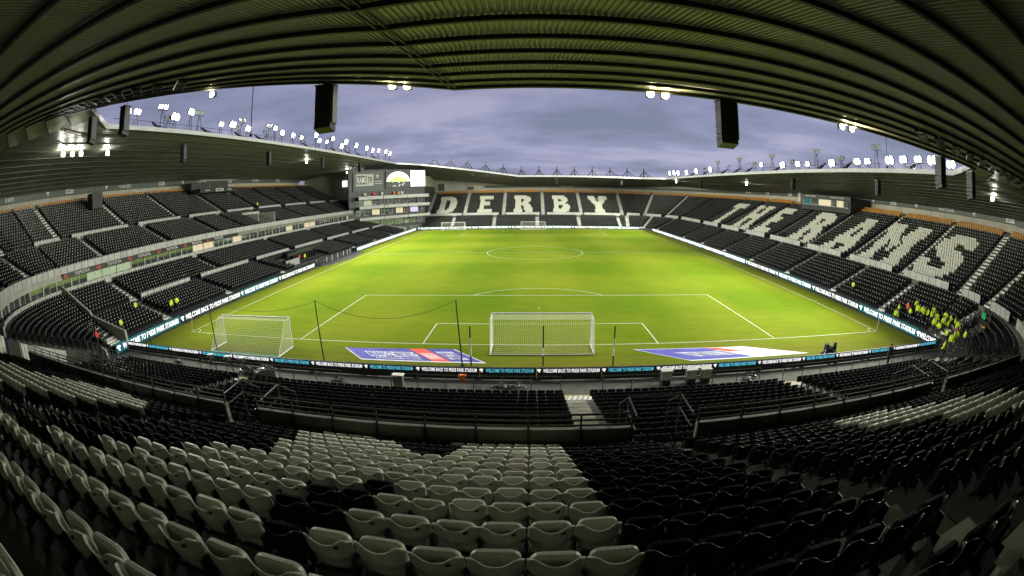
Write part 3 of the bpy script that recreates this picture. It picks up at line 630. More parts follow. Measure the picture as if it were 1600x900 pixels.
# back walls, orange rows, signs under the roofs
def bwall(st, pts, z0, z1, m_, nm='back_wall'):
    b = MB()
    for p, q in zip(pts[:-1], pts[1:]): b.quad((*p[:2], z0), (*q[:2], z0), (*q[:2], z1), (*p[:2], z1))
    b.build(nm, m_, ST[st])
bwall('W', [(-74.4, WA), (-74.4, 96)], 15.0, 20.0, 'wallpale'); bwall('W', warc(38.4, 0), 15.0, 20.0, 'wallpale')
bwall('W', [(-73.9, WA), (-73.9, 96)], 18.15, 19.4, 'greysign', 'sign_band'); bwall('W', warc(37.9, 0), 18.15, 19.4, 'greysign', 'sign_band')
bwall('E', [(65.4, YA), (65.4, YB)], 11.5, 15.0, 'wallpale'); bwall('E', ell(30, -3, 35.4, 34.9, 0, -90, nc, 0), 11.0, 16.0, 'wallpale')
bwall('E', [(64.9, YA), (64.9, YB)], 13.55, 14.4, 'greysign', 'sign_band'); bwall('E', ell(30, -3, 34.9, 34.4, 0, -90, nc, 0), 13.4, 14.4, 'greysign', 'sign_band')
bwall('N', ell(30, 101, 35.4, 35.4, 0, 90, nc, 0), 11.5, 15.5, 'wallpale'); nb = MB(); nb.add([(30, 136.4, 11.5), (-38, 136.4, 11.5), (-38, 136.4, 17.2), (-4.5, 136.4, 14.3), (30, 136.4, 14.3)], [(0, 1, 2, 3, 4)]); nb.build('back_wall', 'wallpale', ST['N'])
bwall('N', ell(30, 101, 34.9, 34.9, 0, 90, nc, 0), 13.55, 14.4, 'greysign', 'sign_band')
bwall('N', [(30, 135.9), (-18, 135.9)], 13.6, 14.5, 'greysign', 'sign_band')
bwall('S', [(-60, -40), (60, -40)], 0, 16, 'wall')
for (a, b, z) in (((-73.85, -6.9), 3.4, 18.75), ((-73.85, 22.1), 3.6, 18.75), ((-73.85, 47), 3.6, 18.8), ((-73.85, 70), 3.6, 18.8)):
    text('OF THE RAMS' if a[1] < -4 else 'WE ARE DERBY', 'tag', (a[0]+.04, a[1], z), (0, 1, 0), (0, 0, 1), b, .62, ST['W'])
for yc in (7.7, 33, 58, 82):
    q = MB(); q.box(-73.88, -73.82, yc-.95, yc+.95, 18.45, 19.1); q.build('small_sign', 'tag', ST['W']); text('RAMS TV', 'dark', (-73.8, yc, 18.78), (0, 1, 0), (0, 0, 1), 1.6, .38, ST['W'])
for yc in (12.8, 53, 90): text('WE ARE DERBY', 'tag', (64.84, yc, 13.98), (0, -1, 0), (0, 0, 1), 3.9, .5, ST['E'])
for yc in (27, -1.8, 41+25, 78): 
    q = MB(); q.box(64.8, 64.86, yc-.9, yc+.9, 13.68, 14.25); q.build('small_sign', 'tag', ST['E']); text('RAMS TV', 'dark', (64.78, yc, 13.97), (0, -1, 0), (0, 0, 1), 1.5, .34, ST['E'])
text('WE ARE DERBY', 'tag', (13.2, 135.84, 14.05), (1, 0, 0), (0, 0, 1), 5.0, .5, ST['N'])
for st, x, y, rx, ry in (('W', -73.84, 17, 0, 1), ('W', -73.84, 2.5, 0, 1), ('W', -73.84, 40, 0, 1), ('E', 64.84, 20.5, 0, -1), ('E', 64.84, 6.2, 0, -1), ('E', 64.84, 33, 0, -1)):
    e_ = MB(); zz = 18.8 if st == 'W' else 13.98
    e_.prism([(a*.75, b*.75) for a, b in RAM], (x, y, zz), (rx, ry, 0), (0, 0, 1), (.03 if st == 'W' else -.03, 0, 0)); e_.build('ram_emblem', 'tag', ST[st])
# pale mural boards on the far back wall
for x0, x1 in ((-36.3, -25.8), (-25.0, -15.5)):
    q = MB(); q.box(x0, x1, 136.2, 136.34, 12.6, 15.8 if x0 < -30 else 14.4); mural = q.build('mural_board', 'panel', ST['N'])
    q = MB(); q.box(x0+.3, x0+2.8, 136.12, 136.19, 12.9, 15.6 if x0 < -30 else 14.2); sub(ST['N'], q, 'picture_panel', 'greysign', mural)

# ------------------------------------------------------------------ roofs
def ridge(X):    # height of the near and far roofs' front edge: they climb towards the tall left stand
    return 16.75+max(0, (-4.5-X))*.165 if X > -37 else 22.1
def roof(st, inn, out_, nP, mname, corr=None, sp=1.8, th=.25):
    """inn/out: lists of (x, y, z); purlins follow both lines"""
    Rf = MB(); K = len(inn)
    for i in range(K-1):
        a, b, c, d = inn[i], inn[i+1], out_[i+1], out_[i]
        if corr:
            Ln = max(math.dist(a[:2], b[:2]), math.dist(c[:2], d[:2])); n = max(1, int(Ln/corr))
            for j in range(n):
                t0, t1 = j/n, (j+1)/n; prof = ((t0, 0), (t0+(t1-t0)*.4, 0), (t0+(t1-t0)*.5, .05), (t0+(t1-t0)*.9, .05), (t1, 0))
                for (u0, z0), (u1, z1) in zip(prof[:-1], prof[1:]):
                    p0 = lerp(a, b, u0); p1 = lerp(a, b, u1); q0 = lerp(d, c, u0); q1 = lerp(d, c, u1)
                    Rf.quad((p0[0], p0[1], p0[2]+z0), (p1[0], p1[1], p1[2]+z1), (q1[0], q1[1], q1[2]+z1), (q0[0], q0[1], q0[2]+z0))
        else: Rf.quad(a, b, c, d)
        up = lambda p: (p[0], p[1], p[2]+th+.1)
        Rf.quad(up(d), up(c), up(b), up(a))
    rf = Rf.build('roof', mname, ST[st])
    for k in range(nP):
        f = (k*sp+.35)/32.0
        P = MB(); h = .15 if st == 'S' else .09; w = .12 if st == 'S' else .10
        for i in range(K-1):
            p, q = Vector(lerp(inn[i], out_[i], f)), Vector(lerp(inn[i+1], out_[i+1], f))
            d = (q-p); s_ = Vector((-d.y, d.x, 0)).normalized()*w
            p = p-Vector((0, 0, h+.012)); q = q-Vector((0, 0, h+.012))
            P.add([p-s_/2, q-s_/2, q+s_/2, p+s_/2]+[v_+Vector((0, 0, h)) for v_ in (p-s_/2, q-s_/2, q+s_/2, p+s_/2)], [(0, 3, 2, 1), (4, 5, 6, 7), (0, 1, 5, 4), (1, 2, 6, 5), (2, 3, 7, 6), (3, 0, 4, 7)])
        sub(ST[st], P, 'purlin', 'purlin', rf)
    F = MB()
    for i in range(K-1):
        p, q = Vector(inn[i]), Vector(inn[i+1]); d = q-p; s_ = Vector((-d.y, d.x, 0)).normalized()*.14
        c0 = Vector(out_[i])-p
        if s_.dot(Vector((c0.x, c0.y, 0))) > 0: s_ = -s_
        F.add([p-Vector((0, 0, .12)), q-Vector((0, 0, .12)), q-Vector((0, 0, .12))+s_, p-Vector((0, 0, .12))+s_, p+Vector((0, 0, .4)), q+Vector((0, 0, .4)), q+Vector((0, 0, .4))+s_, p+Vector((0, 0, .4))+s_],
              [(0, 3, 2, 1), (4, 5, 6, 7), (0, 1, 5, 4), (1, 2, 6, 5), (2, 3, 7, 6), (3, 0, 4, 7)])
    F.build('roof_edge', 'fascia' if st != 'S' else 'dark', ST[st])
    return rf
ZW = 22.2
Sin = [(-40.4, -6.8, 22.15), (-37, -10.2, 22.1), (-30, -10.2, 20.95), (-20, -10.2, 19.3), (-12, -10.2, 18.0), (-4.5, -10.2, 16.75), (36, -10.2, 16.75), (39.5, -6.8, 16.8)]
Sout = [(-78, -42, 18.9), (-62, -42.2, 19.2), (-46, -42.2, 18.3), (-30, -42.2, 16.7), (-17, -42.2, 15.4), (-4.5, -42.2, 14.2), (54, -42.2, 14.2), (68, -42.2, 13.9)]
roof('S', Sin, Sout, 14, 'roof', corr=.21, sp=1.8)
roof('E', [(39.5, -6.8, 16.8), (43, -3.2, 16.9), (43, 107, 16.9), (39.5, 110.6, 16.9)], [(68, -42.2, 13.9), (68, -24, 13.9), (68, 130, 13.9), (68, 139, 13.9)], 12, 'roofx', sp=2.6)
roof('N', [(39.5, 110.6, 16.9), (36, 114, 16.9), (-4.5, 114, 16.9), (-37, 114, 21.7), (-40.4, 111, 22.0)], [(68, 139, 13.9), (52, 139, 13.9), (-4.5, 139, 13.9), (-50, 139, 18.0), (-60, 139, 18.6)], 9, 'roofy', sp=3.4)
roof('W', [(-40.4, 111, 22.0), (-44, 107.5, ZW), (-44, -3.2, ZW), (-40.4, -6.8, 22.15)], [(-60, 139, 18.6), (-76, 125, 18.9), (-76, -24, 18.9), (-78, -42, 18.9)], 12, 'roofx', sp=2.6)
# diagonal cover strip where the near roof starts to climb
for dx_ in (-.16, .1): cs = MB(); cs.obox((-4.5+dx_, -42, 14.12), (.05, 0, 0), (0, 31.6, 2.49), (0, 0, .05)); cs.build('cover_strip', 'purlin', ST['S'])

# ------------------------------------------------------------------ seats
def seat_parts(colour):
    """returns list of (name, verts, faces, material, smooth); origin = foot of the back, +y towards the pitch"""
    parts = []
    NX, NZ = 18, 9; w = .231; th = .016
    def top(u): return .800+.020*math.cos(2*math.pi*u*1.0)*-1*0 + (.032*math.exp(-((abs(u)-.70)/.24)**2)) - .042*math.exp(-(u/.46)**2) - .16*max(0, abs(u)-.84)**1.2*1.6
    def yy(u, zf): return .085*abs(u)**3.2 - .055*(1-zf)**1.5*0 + .03*(1-zf)
    def wd(zf): return w*(.86+.14*min(1, zf*2.2))
    fr, bk = [], []
    for j in range(NZ+1):
        for i in range(NX+1):
            u = -1+2*i/NX; zf = j/NZ; z = .40+(top(u)-.40)*zf
            x = wd(zf)*u; y = yy(u, zf)+(.030 if z < .575-.05*(1-u*u) else 0)
            if zf > .93: y -= .012
            fr.append((x, y+th, z)); bk.append((x, y, z))
    vs = bk+fr; o = len(bk); fs = []
    for j in range(NZ):
        for i in range(NX):
            a = j*(NX+1)+i; fs.append((a, a+1, a+NX+2, a+NX+1)); fs.append((o+a+NX+1, o+a+NX+2, o+a+1, o+a))
    for i in range(NX):
        a = NZ*(NX+1)+i; fs.append((a, a+1, o+a+1, o+a)); fs.append((o+i, o+i+1, i+1, i))
    for j in range(NZ):
        a = j*(NX+1); fs.append((a+NX+1, o+a+NX+1, o+a, a)); b = a+NX; fs.append((b, o+b, o+b+NX+1, b+NX+1))
    parts.append(('backrest', vs, fs, colour, True))
    # folded seat pan: rounded slab standing in front of the back
    out = []
    hw, z0, z1, rr = .205, .395, .802, .08
    for cx, cz, a0 in ((hw-rr, z1-rr, 0), (-hw+rr, z1-rr, 90), (-hw+rr+.01, z0+rr, 180), (hw-rr-.01, z0+rr, 270)):
        for q in range(5): a = R(a0+22.5*q); out.append((cx+rr*math.cos(a), cz+rr*math.sin(a)))
    n = len(out); vs = []
    def ypan(z): return .066+.030*(z-.395)/.45
    for off, sc in ((0, .97), (.008, 1), (.045, 1), (.055, .96)):
        for x, z in out: zz = .62+(z-.62)*sc; vs.append((x*sc, ypan(zz)+off, zz))
    fs = []
    for r_ in range(3):
        for i in range(n): fs.append((r_*n+i, r_*n+(i+1) % n, (r_+1)*n+(i+1) % n, (r_+1)*n+i))
    fs.append(tuple(range(n-1, -1, -1))); fs.append(tuple(range(3*n, 4*n)))
    parts.append(('seat_pan', vs, fs, 'seat_matt' if colour == 'seat_black' else colour, False))
    b = MB(); b.box(.223, .250, -.01, .14, .30, .62); b.box(.228, .245, -.10, .03, .0, .42); b.box(-.2, .24, .03, .07, .36, .39)
    parts.append(('bracket', b.v, b.f, 'dark', False))
    if colour == 'seat_white':
        b = MB(); b.prism([(x*.026, z*.013) for x, z in [(1, 0), (.7, .8), (0, 1), (-.7, .8), (-1, 0), (-.7, -.8), (0, -1), (.7, -.8)]], (.115, .0, .755), (1, .06, .25), (-.2, 0, 1), (0, -.012, 0))
        parts.append(('number_tag', b.v, b.f, 'tagd', False))
    else:
        b = MB(); b.box(.224, .252, -.022, -.012, .44, .50)
        parts.append(('number_tag', b.v, b.f, 'tag', False))
    return parts
def as_mesh(name, vs, fs, mname, smooth):
    me = bpy.data.meshes.new(name); me.from_pydata(vs, [], fs); me.materials.append(M[mname])
    if smooth: me.polygons.foreach_set('use_smooth', [True]*len(fs))
    me.update(); return me
PARTS = {c: seat_parts(c) for c in ('seat_black', 'seat_white')}
PM = {c: [(p[0], as_mesh(*p)) for p in PARTS[c]] for c in PARTS}
def visible_px(P):
    """where a point falls in the 1600x900 picture of this camera, and its distance"""
    d = Vector(P)-Vector(CAM); x, y, z = d.dot(cr), d.dot(cu), d.dot(cf)
    th = math.atan2(math.hypot(x, y), z); ph = math.atan2(y, x); r_ = 2*693.68*math.sin(th/2)
    return 800+r_*math.cos(ph), 450-r_*math.sin(ph), d.length
cand = []
for i, s in enumerate(SEATS):
    if s[6] and s[1] < -20.2:
        px, py, dd = visible_px((s[0], s[1], s[2]+.72))
        if -15 < px < 1615 and py < 925 and py > 500: cand.append((dd, i, px, py))
cand.sort(); near_ids = [c[1] for c in cand[:298]]; nearset = set(near_ids)
ORD = ['zeroth', 'first', 'second', 'third', 'fourth', 'fifth', 'sixth', 'seventh', 'eighth', 'ninth', 'tenth', 'eleventh', 'twelfth', 'thirteenth', 'fourteenth', 'fifteenth', 'sixteenth', 'seventeenth', 'eighteenth', 'nineteenth', 'twentieth', 'twenty-first', 'twenty-second', 'twenty-third', 'twenty-fourth', 'twenty-fifth', 'twenty-sixth', 'twenty-seventh', 'twenty-eighth', 'twenty-ninth', 'thirtieth', 'thirty-first', 'thirty-second', 'thirty-third', 'thirty-fourth', 'thirty-fifth', 'thirty-sixth']
for i in near_ids:
    x, y, z, nx_, ny_, c, _ = SEATS[i]; x0 = x
    key = 'seat_white' if c == 1 else 'seat_black'
    row = round((SEAT0_Y-y)/.8)                     # 0 at the wall
    if x < .1: pos = ORD[min(36, int((.1-x)/.475)+1)]+' left of where white meets black'
    elif x < 3.4: pos = ORD[int((x-.1)/.475)+1]+' right of where white meets black'
    else: pos = ORD[min(36, int((x-3.95)/.475)+1)]+' right of the stepped aisle'
    lab = '%s tip-up seat, %s row behind the rail wall, %s' % ('white' if c == 1 else 'black', ORD[row+1], pos)
    root = thing('tip_up_seat', lab, 'seat', (x+random.uniform(-.006, .006), y+random.uniform(-.015, .015), z), 'tip-up seats of the near stand', math.atan2(-nx_, ny_)+random.uniform(-.03, .03))
    root.rotation_euler.x = random.uniform(-.03, .03)
    for nm, me in PM[key]:
        if nm == 'number_tag' and key == 'seat_white' and random.random() < .45: continue
        o = bpy.data.objects.new(nm, me); C.objects.link(o); o.parent = root
        if nm == 'seat_pan': o.rotation_euler.x = random.uniform(-.06, .01)
# all the other seats as one object
def tri_template(parts, matidx):
    vs = []; fs = []; ms = []
    for nm, v, f, mname, sm in parts:
        o = len(vs); vs += v; fs += [tuple(i+o for i in q) for q in f]; ms += [matidx[mname]]*len(f)
    return vs, fs, ms
SM = ['seat_black', 'seat_white', 'seat_orange', 'dark', 'tag', 'tagd', 'seat_matt']
mi = {m: i for i, m in enumerate(SM)}
def mid_seat(ci):
    b = MB(); cols = [-.222, -.13, 0, .13, .222]; yb = [.08, .012, 0, .012, .08]; zt_ = [.765, .83, .785, .83, .765]
    for i in range(4):
        x0, x1 = cols[i], cols[i+1]
        b.quad((x0, yb[i], .42), (x1, yb[i+1], .42), (x1, yb[i+1], zt_[i+1]), (x0, yb[i], zt_[i]), ci)
        b.quad((x0, yb[i]+.016, zt_[i]), (x1, yb[i+1]+.016, zt_[i+1]), (x1, yb[i+1]+.016, .42), (x0, yb[i]+.016, .42), ci)
        b.quad((x0, yb[i], zt_[i]), (x1, yb[i+1], zt_[i+1]), (x1, yb[i+1]+.016, zt_[i+1]), (x0, yb[i]+.016, zt_[i]), ci)
    b.box(-.19, .19, .06, .10, .40, .80, mi['seat_matt'] if ci == 0 else ci); b.box(.225, .245, -.08, .1, 0, .55, mi['dark'])
    b.quad((.224, -.012, .44), (.252, -.012, .44), (.252, -.012, .50), (.224, -.012, .50), mi['tag'])
    return b.v, b.f, b.m
def far_seat(ci):
    b = MB()
    b.quad((-.215, .0, .1), (.215, .0, .1), (.215, 0, .82), (-.215, 0, .82), ci)
    b.quad((-.2, .12, .38), (.2, .12, .38), (.2, .16, .80), (-.2, .16, .80), ci)
    b.quad((-.2, .12, .81), (.2, .12, .81), (.2, .16, .81), (-.2, .16, .81), ci)
    b.quad((-.22, 0, .80), (.22, 0, .80), (.2, .12, .81), (-.2, .12, .81), ci)
    b.quad((-.2, .0, .36), (-.2, .16, .36), (-.2, .16, .81), (-.2, 0, .81), ci)
    b.quad((.2, .0, .36), (.2, .16, .36), (.2, .16, .81), (.2, 0, .81), ci)
    if ci == 0: b.quad((-.055, .168, .66), (.055, .168, .66), (.055, .172, .75), (-.055, .172, .75), mi['tag'])  # small pale patch on the front of each black seat
    return b.v, b.f, b.m
groups = {}
for i, s in enumerate(SEATS):
    if i in nearset: continue
    groups.setdefault((s[5], bool(s[6])), []).append(s)
VV = []; FL = []; FS = []; FM = []; vo = 0
for (ci, near), lst in groups.items():
    v, f, m_ = (mid_seat if near else far_seat)(ci)
    v = np.array(v); a = np.array([(q[0], q[1], q[2], math.atan2(-q[3], q[4])) for q in lst])
    a[:, 3] += rng.normal(0, .015, len(a)); nS = len(a)
    cs_, sn = np.cos(a[:, 3])[:, None], np.sin(a[:, 3])[:, None]
    X = v[None, :, 0]*cs_-v[None, :, 1]*sn+a[:, 0:1]; Y = v[None, :, 0]*sn+v[None, :, 1]*cs_+a[:, 1:2]; Zz = v[None, :, 2]+a[:, 2:3]+rng.normal(0, .004, (nS, 1))
    VV.append(np.stack([X, Y, Zz], 2).reshape(-1, 3))
    fl = np.array([i for q in f for i in q]); fsz = np.array([len(q) for q in f])
    offs = (np.arange(nS)*len(v)+vo)[:, None]
    FL.append((fl[None, :]+offs).ravel()); FS.append(np.tile(fsz, nS)); FM.append(np.tile(np.array(m_), nS)); vo += nS*len(v)
VV = np.concatenate(VV); FL = np.concatenate(FL); FS = np.concatenate(FS); FM = np.concatenate(FM)
me = bpy.data.meshes.new('stadium_seats'); me.vertices.add(len(VV)); me.vertices.foreach_set('co', VV.ravel().astype(np.float32))
me.loops.add(len(FL)); me.loops.foreach_set('vertex_index', FL.astype(np.int32)); me.polygons.add(len(FS))
me.polygons.foreach_set('loop_start', np.concatenate([[0], np.cumsum(FS)[:-1]]).astype(np.int32))
for m_ in SM: me.materials.append(M[m_])
me.polygons.foreach_set('material_index', FM.astype(np.int32)); me.update(calc_edges=True)
so2 = bpy.data.objects.new('stadium_seats', me); C.objects.link(so2)
tag(so2, 'thousands of black, white and orange tip-up seats filling the terraces all round the pitch', 'seats', kind='stuff')

#MORE#
# ------------------------------------------------------------------ floodlights
def aim_light(parent, name, loc, target, power, size=135, col=(.985, 1, .84), kind='SPOT', rad=.35):
    ld = bpy.data.lights.new(name, kind); ld.energy = power; ld.color = col
    if kind == 'SPOT': ld.spot_size = R(size); ld.spot_blend = .8
    ld.shadow_soft_size = rad
    o = bpy.data.objects.new(name, ld); C.objects.link(o); o.parent = parent
    d = (Vector(target)-Vector(loc)).normalized()
    m = d.to_track_quat('-Z', 'Y').to_matrix().to_4x4(); m.translation = parent.matrix_basis.inverted() @ Vector(loc)
    rot = parent.matrix_basis.to_3x3().inverted() @ d.to_track_quat('-Z', 'Y').to_matrix()
    mm = rot.to_4x4(); mm.translation = parent.matrix_basis.inverted() @ Vector(loc); o.matrix_local = mm
    return o
def flood_parts(lens_mat, pole=.6, tilt=20, r=.36, heads=2):
    """origin at the foot of the bracket, lamps face +y"""
    br = MB(); zc = pole+.45
    for s_ in (-.35, .35): br.tube((s_, 0, 0), (s_*.6, 0, pole), .05, 6)
    br.tube((-r*heads, 0, pole), (r*heads, 0, pole), .05, 6); br.tube((0, -1.0, 0), (0, 0, pole), .04, 5)
    c, s_ = math.cos(R(tilt)), math.sin(R(tilt))
    def P(x, y, z): return (x, y*c+z*s_, zc-y*s_+z*c)
    outp = [('bracket', br, 'rail')]; n = 14
    for h in range(heads):
        ox = (h-(heads-1)/2)*r*2.08
        if lens_mat == 'unlit':
            hs = MB(); w_ = r*.9; hs.add([P(ox+a*w_, y, b*w_*.8) for y, k_ in ((-.22, .5), (.1, 1)) for a, b in ((-k_, -k_), (k_, -k_), (k_, k_), (-k_, k_))], [(0, 1, 5, 4), (1, 2, 6, 5), (2, 3, 7, 6), (3, 0, 4, 7), (3, 2, 1, 0)])
            ls = MB(); ls.add([P(ox+a*w_*.94, .09, b*w_*.75) for a, b in ((-1, -1), (1, -1), (1, 1), (-1, 1))], [(0, 1, 2, 3)])
        else:
            hs = MB(); ringsv = []
            for y, rr in ((-.28, .16), (-.2, r*.8), (.05, r), (.14, r*1.04)): ringsv.append([P(ox+rr*math.cos(2*math.pi*i/n), y, rr*math.sin(2*math.pi*i/n)) for i in range(n)])
            hs.add([p for q in ringsv for p in q], [(k*n+i, k*n+(i+1) % n, (k+1)*n+(i+1) % n, (k+1)*n+i) for k in range(3) for i in range(n)]+[tuple(range(n))])
            ls = MB(); ls.add([P(ox+r*.98*math.cos(2*math.pi*i/n), .13, r*.98*math.sin(2*math.pi*i/n)) for i in range(n)]+[P(ox, .32, 0)], [(i, (i+1) % n, n) for i in range(n)])
        outp += [('housing', hs, 'dark'), ('lens', ls, lens_mat)]
    return outp
def flood(label, loc, target, power, lens='lamp', pole=.6, tilt=20, r=.36, group=None, size=124, kind='SPOT', col=(.985, 1, .84), faceaz=None):
    d = Vector(target)-Vector(loc); rz = math.atan2(-d.x, d.y) if faceaz is None else faceaz
    t = thing('floodlight', label, 'floodlight', loc, group, rz)
    bpy.context.view_layer.update()
    for nm, mb, mm in flood_parts(lens, pole, tilt, r):
        o = mb.build(nm, mm, None, org=(0, 0, 0)); o.parent = t
    if power:
        dd = d.normalized(); q = Vector((dd.x, dd.y, 0)).normalized()
        aim_light(t, 'lamp_light', Vector(loc)+Vector((0, 0, pole+.45))+q*.45, target, power, size, col, kind)
    return t
WL = [(.6, 24.5), (2.4, 24.6), (9.7, 24.5), (13.0, 25.5), (20.1, 24.4), (23.1, 24.6), (27.4, 24.4), (36.0, 25.3), (38.5, 24.7), (42.6, 24.6), (46.0, 24.5), (52.5, 25.6), (54.1, 24.6), (57.9, 24.7), (61.0, 25.7), (66.1, 24.4), (68.8, 25.7), (75.5, 25.4), (83.1, 25.3), (88, 25.2), (93, 25.5), (99.8, 25.8), (104, 25.4)]
EL = [(106, 18.9), (101.5, 18.8), (97.4, 18.6), (89.9, 18.5), (82.1, 18.6), (72.2, 18.7), (45.5, 18.7), (37.4, 18.4), (32.2, 18.4), (29.2, 18.3), (22.3, 18.3), (16.0, 18.4), (13.7, 18.4), (9.0, 18.5), (6.3, 18.6), (3.5, 18.6), (.9, 18.5), (-2.2, 18.1)]
def place_w(i, n, side):
    return '%s lit floodlight counting from the near end of the %s stand roof' % (ORD[i+1], side)
for i, (y, z) in enumerate(WL):
    flood(place_w(i, len(WL), 'left'), (-45, y, 22.6), (-6+random.uniform(-8, 8), 52.5+(y-52.5)*.95+8, 0), LAMP_W*1.05, pole=z-22.6-.45, r=(.42, .34, .48)[i % 3] if i < 15 else .60, group='lit floodlights on the left roof')  # lenses drawn oversized: the lamps' glare is put into their size
for i, (y, z) in enumerate(sorted(EL)):
    flood(place_w(i, len(EL), 'right'), (44, y, 17.3), (4+random.uniform(-8, 8), 52.5+(y-52.5)*.95+8, 0), LAMP_W*1.2, pole=z-17.3-.45, tilt=14, r=(.42, .52, .38)[i % 3] if i < 12 else .65, group='lit floodlights on the right roof')  # lens radius enlarged here too, glare built into the shape
# switched-off lamps on tall brackets and the cranked roof arms
def arm(x, y, z, s_, label, grp):
    t = thing('roof_bracket', label, 'bracket', (x, y, z), grp)
    b = MB(); b.prism([(0, 0), (1.9, 1.15), (2.05, 1.0), (1.0, .1), (3.0, -.35), (3.0, -.5), (0, -.2)], (x, y-.09, z+.15), (-s_, 0, 0), (0, 0, 1), (0, .18, 0)); b.build('arm', 'dark', t)
    p = MB(); p.tube((x+.3*s_, y-1.2, z), (x-.6*s_, y, z+.5), .05, 5); p.tube((x+.3*s_, y+1.2, z), (x-.6*s_, y, z+.5), .05, 5); p.build('strut', 'dark', t)
for i, y in enumerate((6.5, 17.0, 25.5, 31.5, 49, 63, 71, 79, 91)):
    arm(-44.4, y, 22.6, 1, '%s dark cranked arm on the left roof edge from the near end' % ORD[i+1], 'dark cranked arms on the left roof')
for i, y in enumerate((4.8, 19, 25.8, 40, 52, 58, 65, 77, 86)):
    arm(43.4, y, 17.3, -1, '%s dark cranked arm on the right roof edge from the near end' % ORD[i+1], 'dark cranked arms on the right roof')
for side, X0, Z0, ys in (('left', -45.2, 22.6, (7.4, 8.6, 15.2, 24.9, 26.0, 33.3, 34.5, 48, 60, 72)), ('right', 44.2, 17.3, (12.0, 20.2, 27.0, 34.6, 41.8, 49, 56, 62, 68, 77))):
    for i, y in enumerate(ys):
        flood('%s unlit box lamp on a tall frame on the %s roof from the near end' % (ORD[i+1], side), (X0, y, Z0), (0, y+(6 if i % 2 else -9), 0), 0, lens='unlit', pole=(2.6 if i % 2 == 0 else 1.3), tilt=10, r=.42, group='unlit lamps on the %s roof' % side)
rr_ = thing('roof_cable_rail', 'thin dark cable rail running along the top of the left roof edge', 'rail', (-44.3, 50, 22.6))
b = MB(); b.tube((-44.3, -2, 23.35), (-44.3, 106, 23.35), .035, 5); b.build('cable', 'dark', rr_)
for y in range(0, 107, 7): b = MB(); b.tube((-44.3, y, 22.6), (-44.3, y, 23.35), .03, 5); b.build('post', 'dark', rr_)
rr_ = thing('roof_cable_rail', 'thin dark cable rail running along the top of the right roof edge', 'rail', (43.3, 50, 17.3))
b = MB(); b.tube((43.3, -2, 17.95), (43.3, 106, 17.95), .035, 5); b.build('cable', 'dark', rr_)
for y in range(0, 107, 7): b = MB(); b.tube((43.3, y, 17.3), (43.3, y, 17.95), .03, 5); b.build('post', 'dark', rr_)
# lamps hanging from the near roof's edge (warm) and under the side roofs
for i, (x, z) in enumerate(((-20.2, 18.9), (-7.75, 17.15), (-6.95, 17.05), (5.25, 16.55), (6.05, 16.55), (18.1, 16.5), (19.0, 16.5))):
    nm_ = ['warm lamp on the near roof edge left of the hanging speaker', 'left one of the warm lamp pair right of the left speaker', 'right one of the warm lamp pair right of the left speaker', 'left one of the warm lamp pair left of the right speaker', 'right one of the warm lamp pair left of the right speaker', 'left one of the warm lamp pair right of the right speaker', 'right one of the warm lamp pair right of the right speaker'][i]
    t = thing('roof_lamp', nm_, 'lamp', (x, -9.9, z+.3), 'warm lamps on the near roof edge')
    hs = MB(); hs.box(x-.2, x+.2, -10.16, -9.86, z-.16, z+.16); hs.tube((x, -10.0, z+.16), (x, -10.0, z+.5), .03, 6); hs.build('housing', 'dark', t)
    ls = MB(); n = 12; ls.add([(x+.2*math.cos(2*math.pi*q/n), -10.17, z+.2*math.sin(2*math.pi*q/n)) for q in range(n)]+[(x, -10.24, z)], [((q+1) % n, q, n) for q in range(n)]); ls.build('lens', 'lampwarm', t)
    ld = bpy.data.lights.new('lamp_light', 'POINT'); ld.energy = 210 if i else 300; ld.color = (1, .84, .5); ld.shadow_soft_size = .15
    o = bpy.data.objects.new('lamp_light', ld); C.objects.link(o); o.parent = t; o.location = (0, -.62, -.3)
UL = [((-52, -5.4, 20.9), 'first of three bright lamps under the left roof at its near end'), ((-52, -3.8, 20.9), 'middle of three bright lamps under the left roof at its near end'), ((-52, -2.3, 20.9), 'last of three bright lamps under the left roof at its near end'), ((-52, 2.5, 20.9), 'lone bright lamp under the left roof, right of the three'),
      ((-52, 60.9, 20.9), 'bright lamp halfway along under the left roof'), ((52, 67, 15.6), 'large bright lamp halfway along under the right roof'), ((46, 105, 16.1), 'bright lamp under the far end of the right roof'), ((52, -4.5, 15.6), 'bright lamp under the near corner of the right roof'),
      ((-57.4, 97.6, 19.9), 'upper left lamp of the cluster above the big screens'), ((-56.2, 98.4, 19.9), 'upper middle lamp of the cluster above the big screens'), ((-55, 99.2, 19.9), 'upper right lamp of the cluster above the big screens')]
for i, (p, lb) in enumerate(UL):
    x, y, z = p; s_ = 1 if x < 0 else -1
    t = thing('roof_lamp', lb, 'lamp', (x, y, z+.45), 'lamps under the side roofs')
    hs = MB(); hs.box(x-.14, x+.14, y-.32, y+.32, z-.28, z+.28); hs.tube((x, y, z+.28), (x, y, z+.75), .04, 6); hs.build('housing', 'steel', t)
    dv = Vector(CAM)-Vector(p); 
    rad = .22 if i not in (5,) else .4
    ls = MB(); ls.box(x+s_*.145, x+s_*.19, y-rad, y+rad, z-.27, z+.27); ls.build('lens', 'lamp', t)
    if i < 9:
        ld = bpy.data.lights.new('lamp_light', 'POINT'); ld.energy = 260; ld.color = (1, .98, .85); ld.shadow_soft_size = .25
        o = bpy.data.objects.new('lamp_light', ld); C.objects.link(o); o.parent = t; o.location = (s_*.5, -.55, -.45)

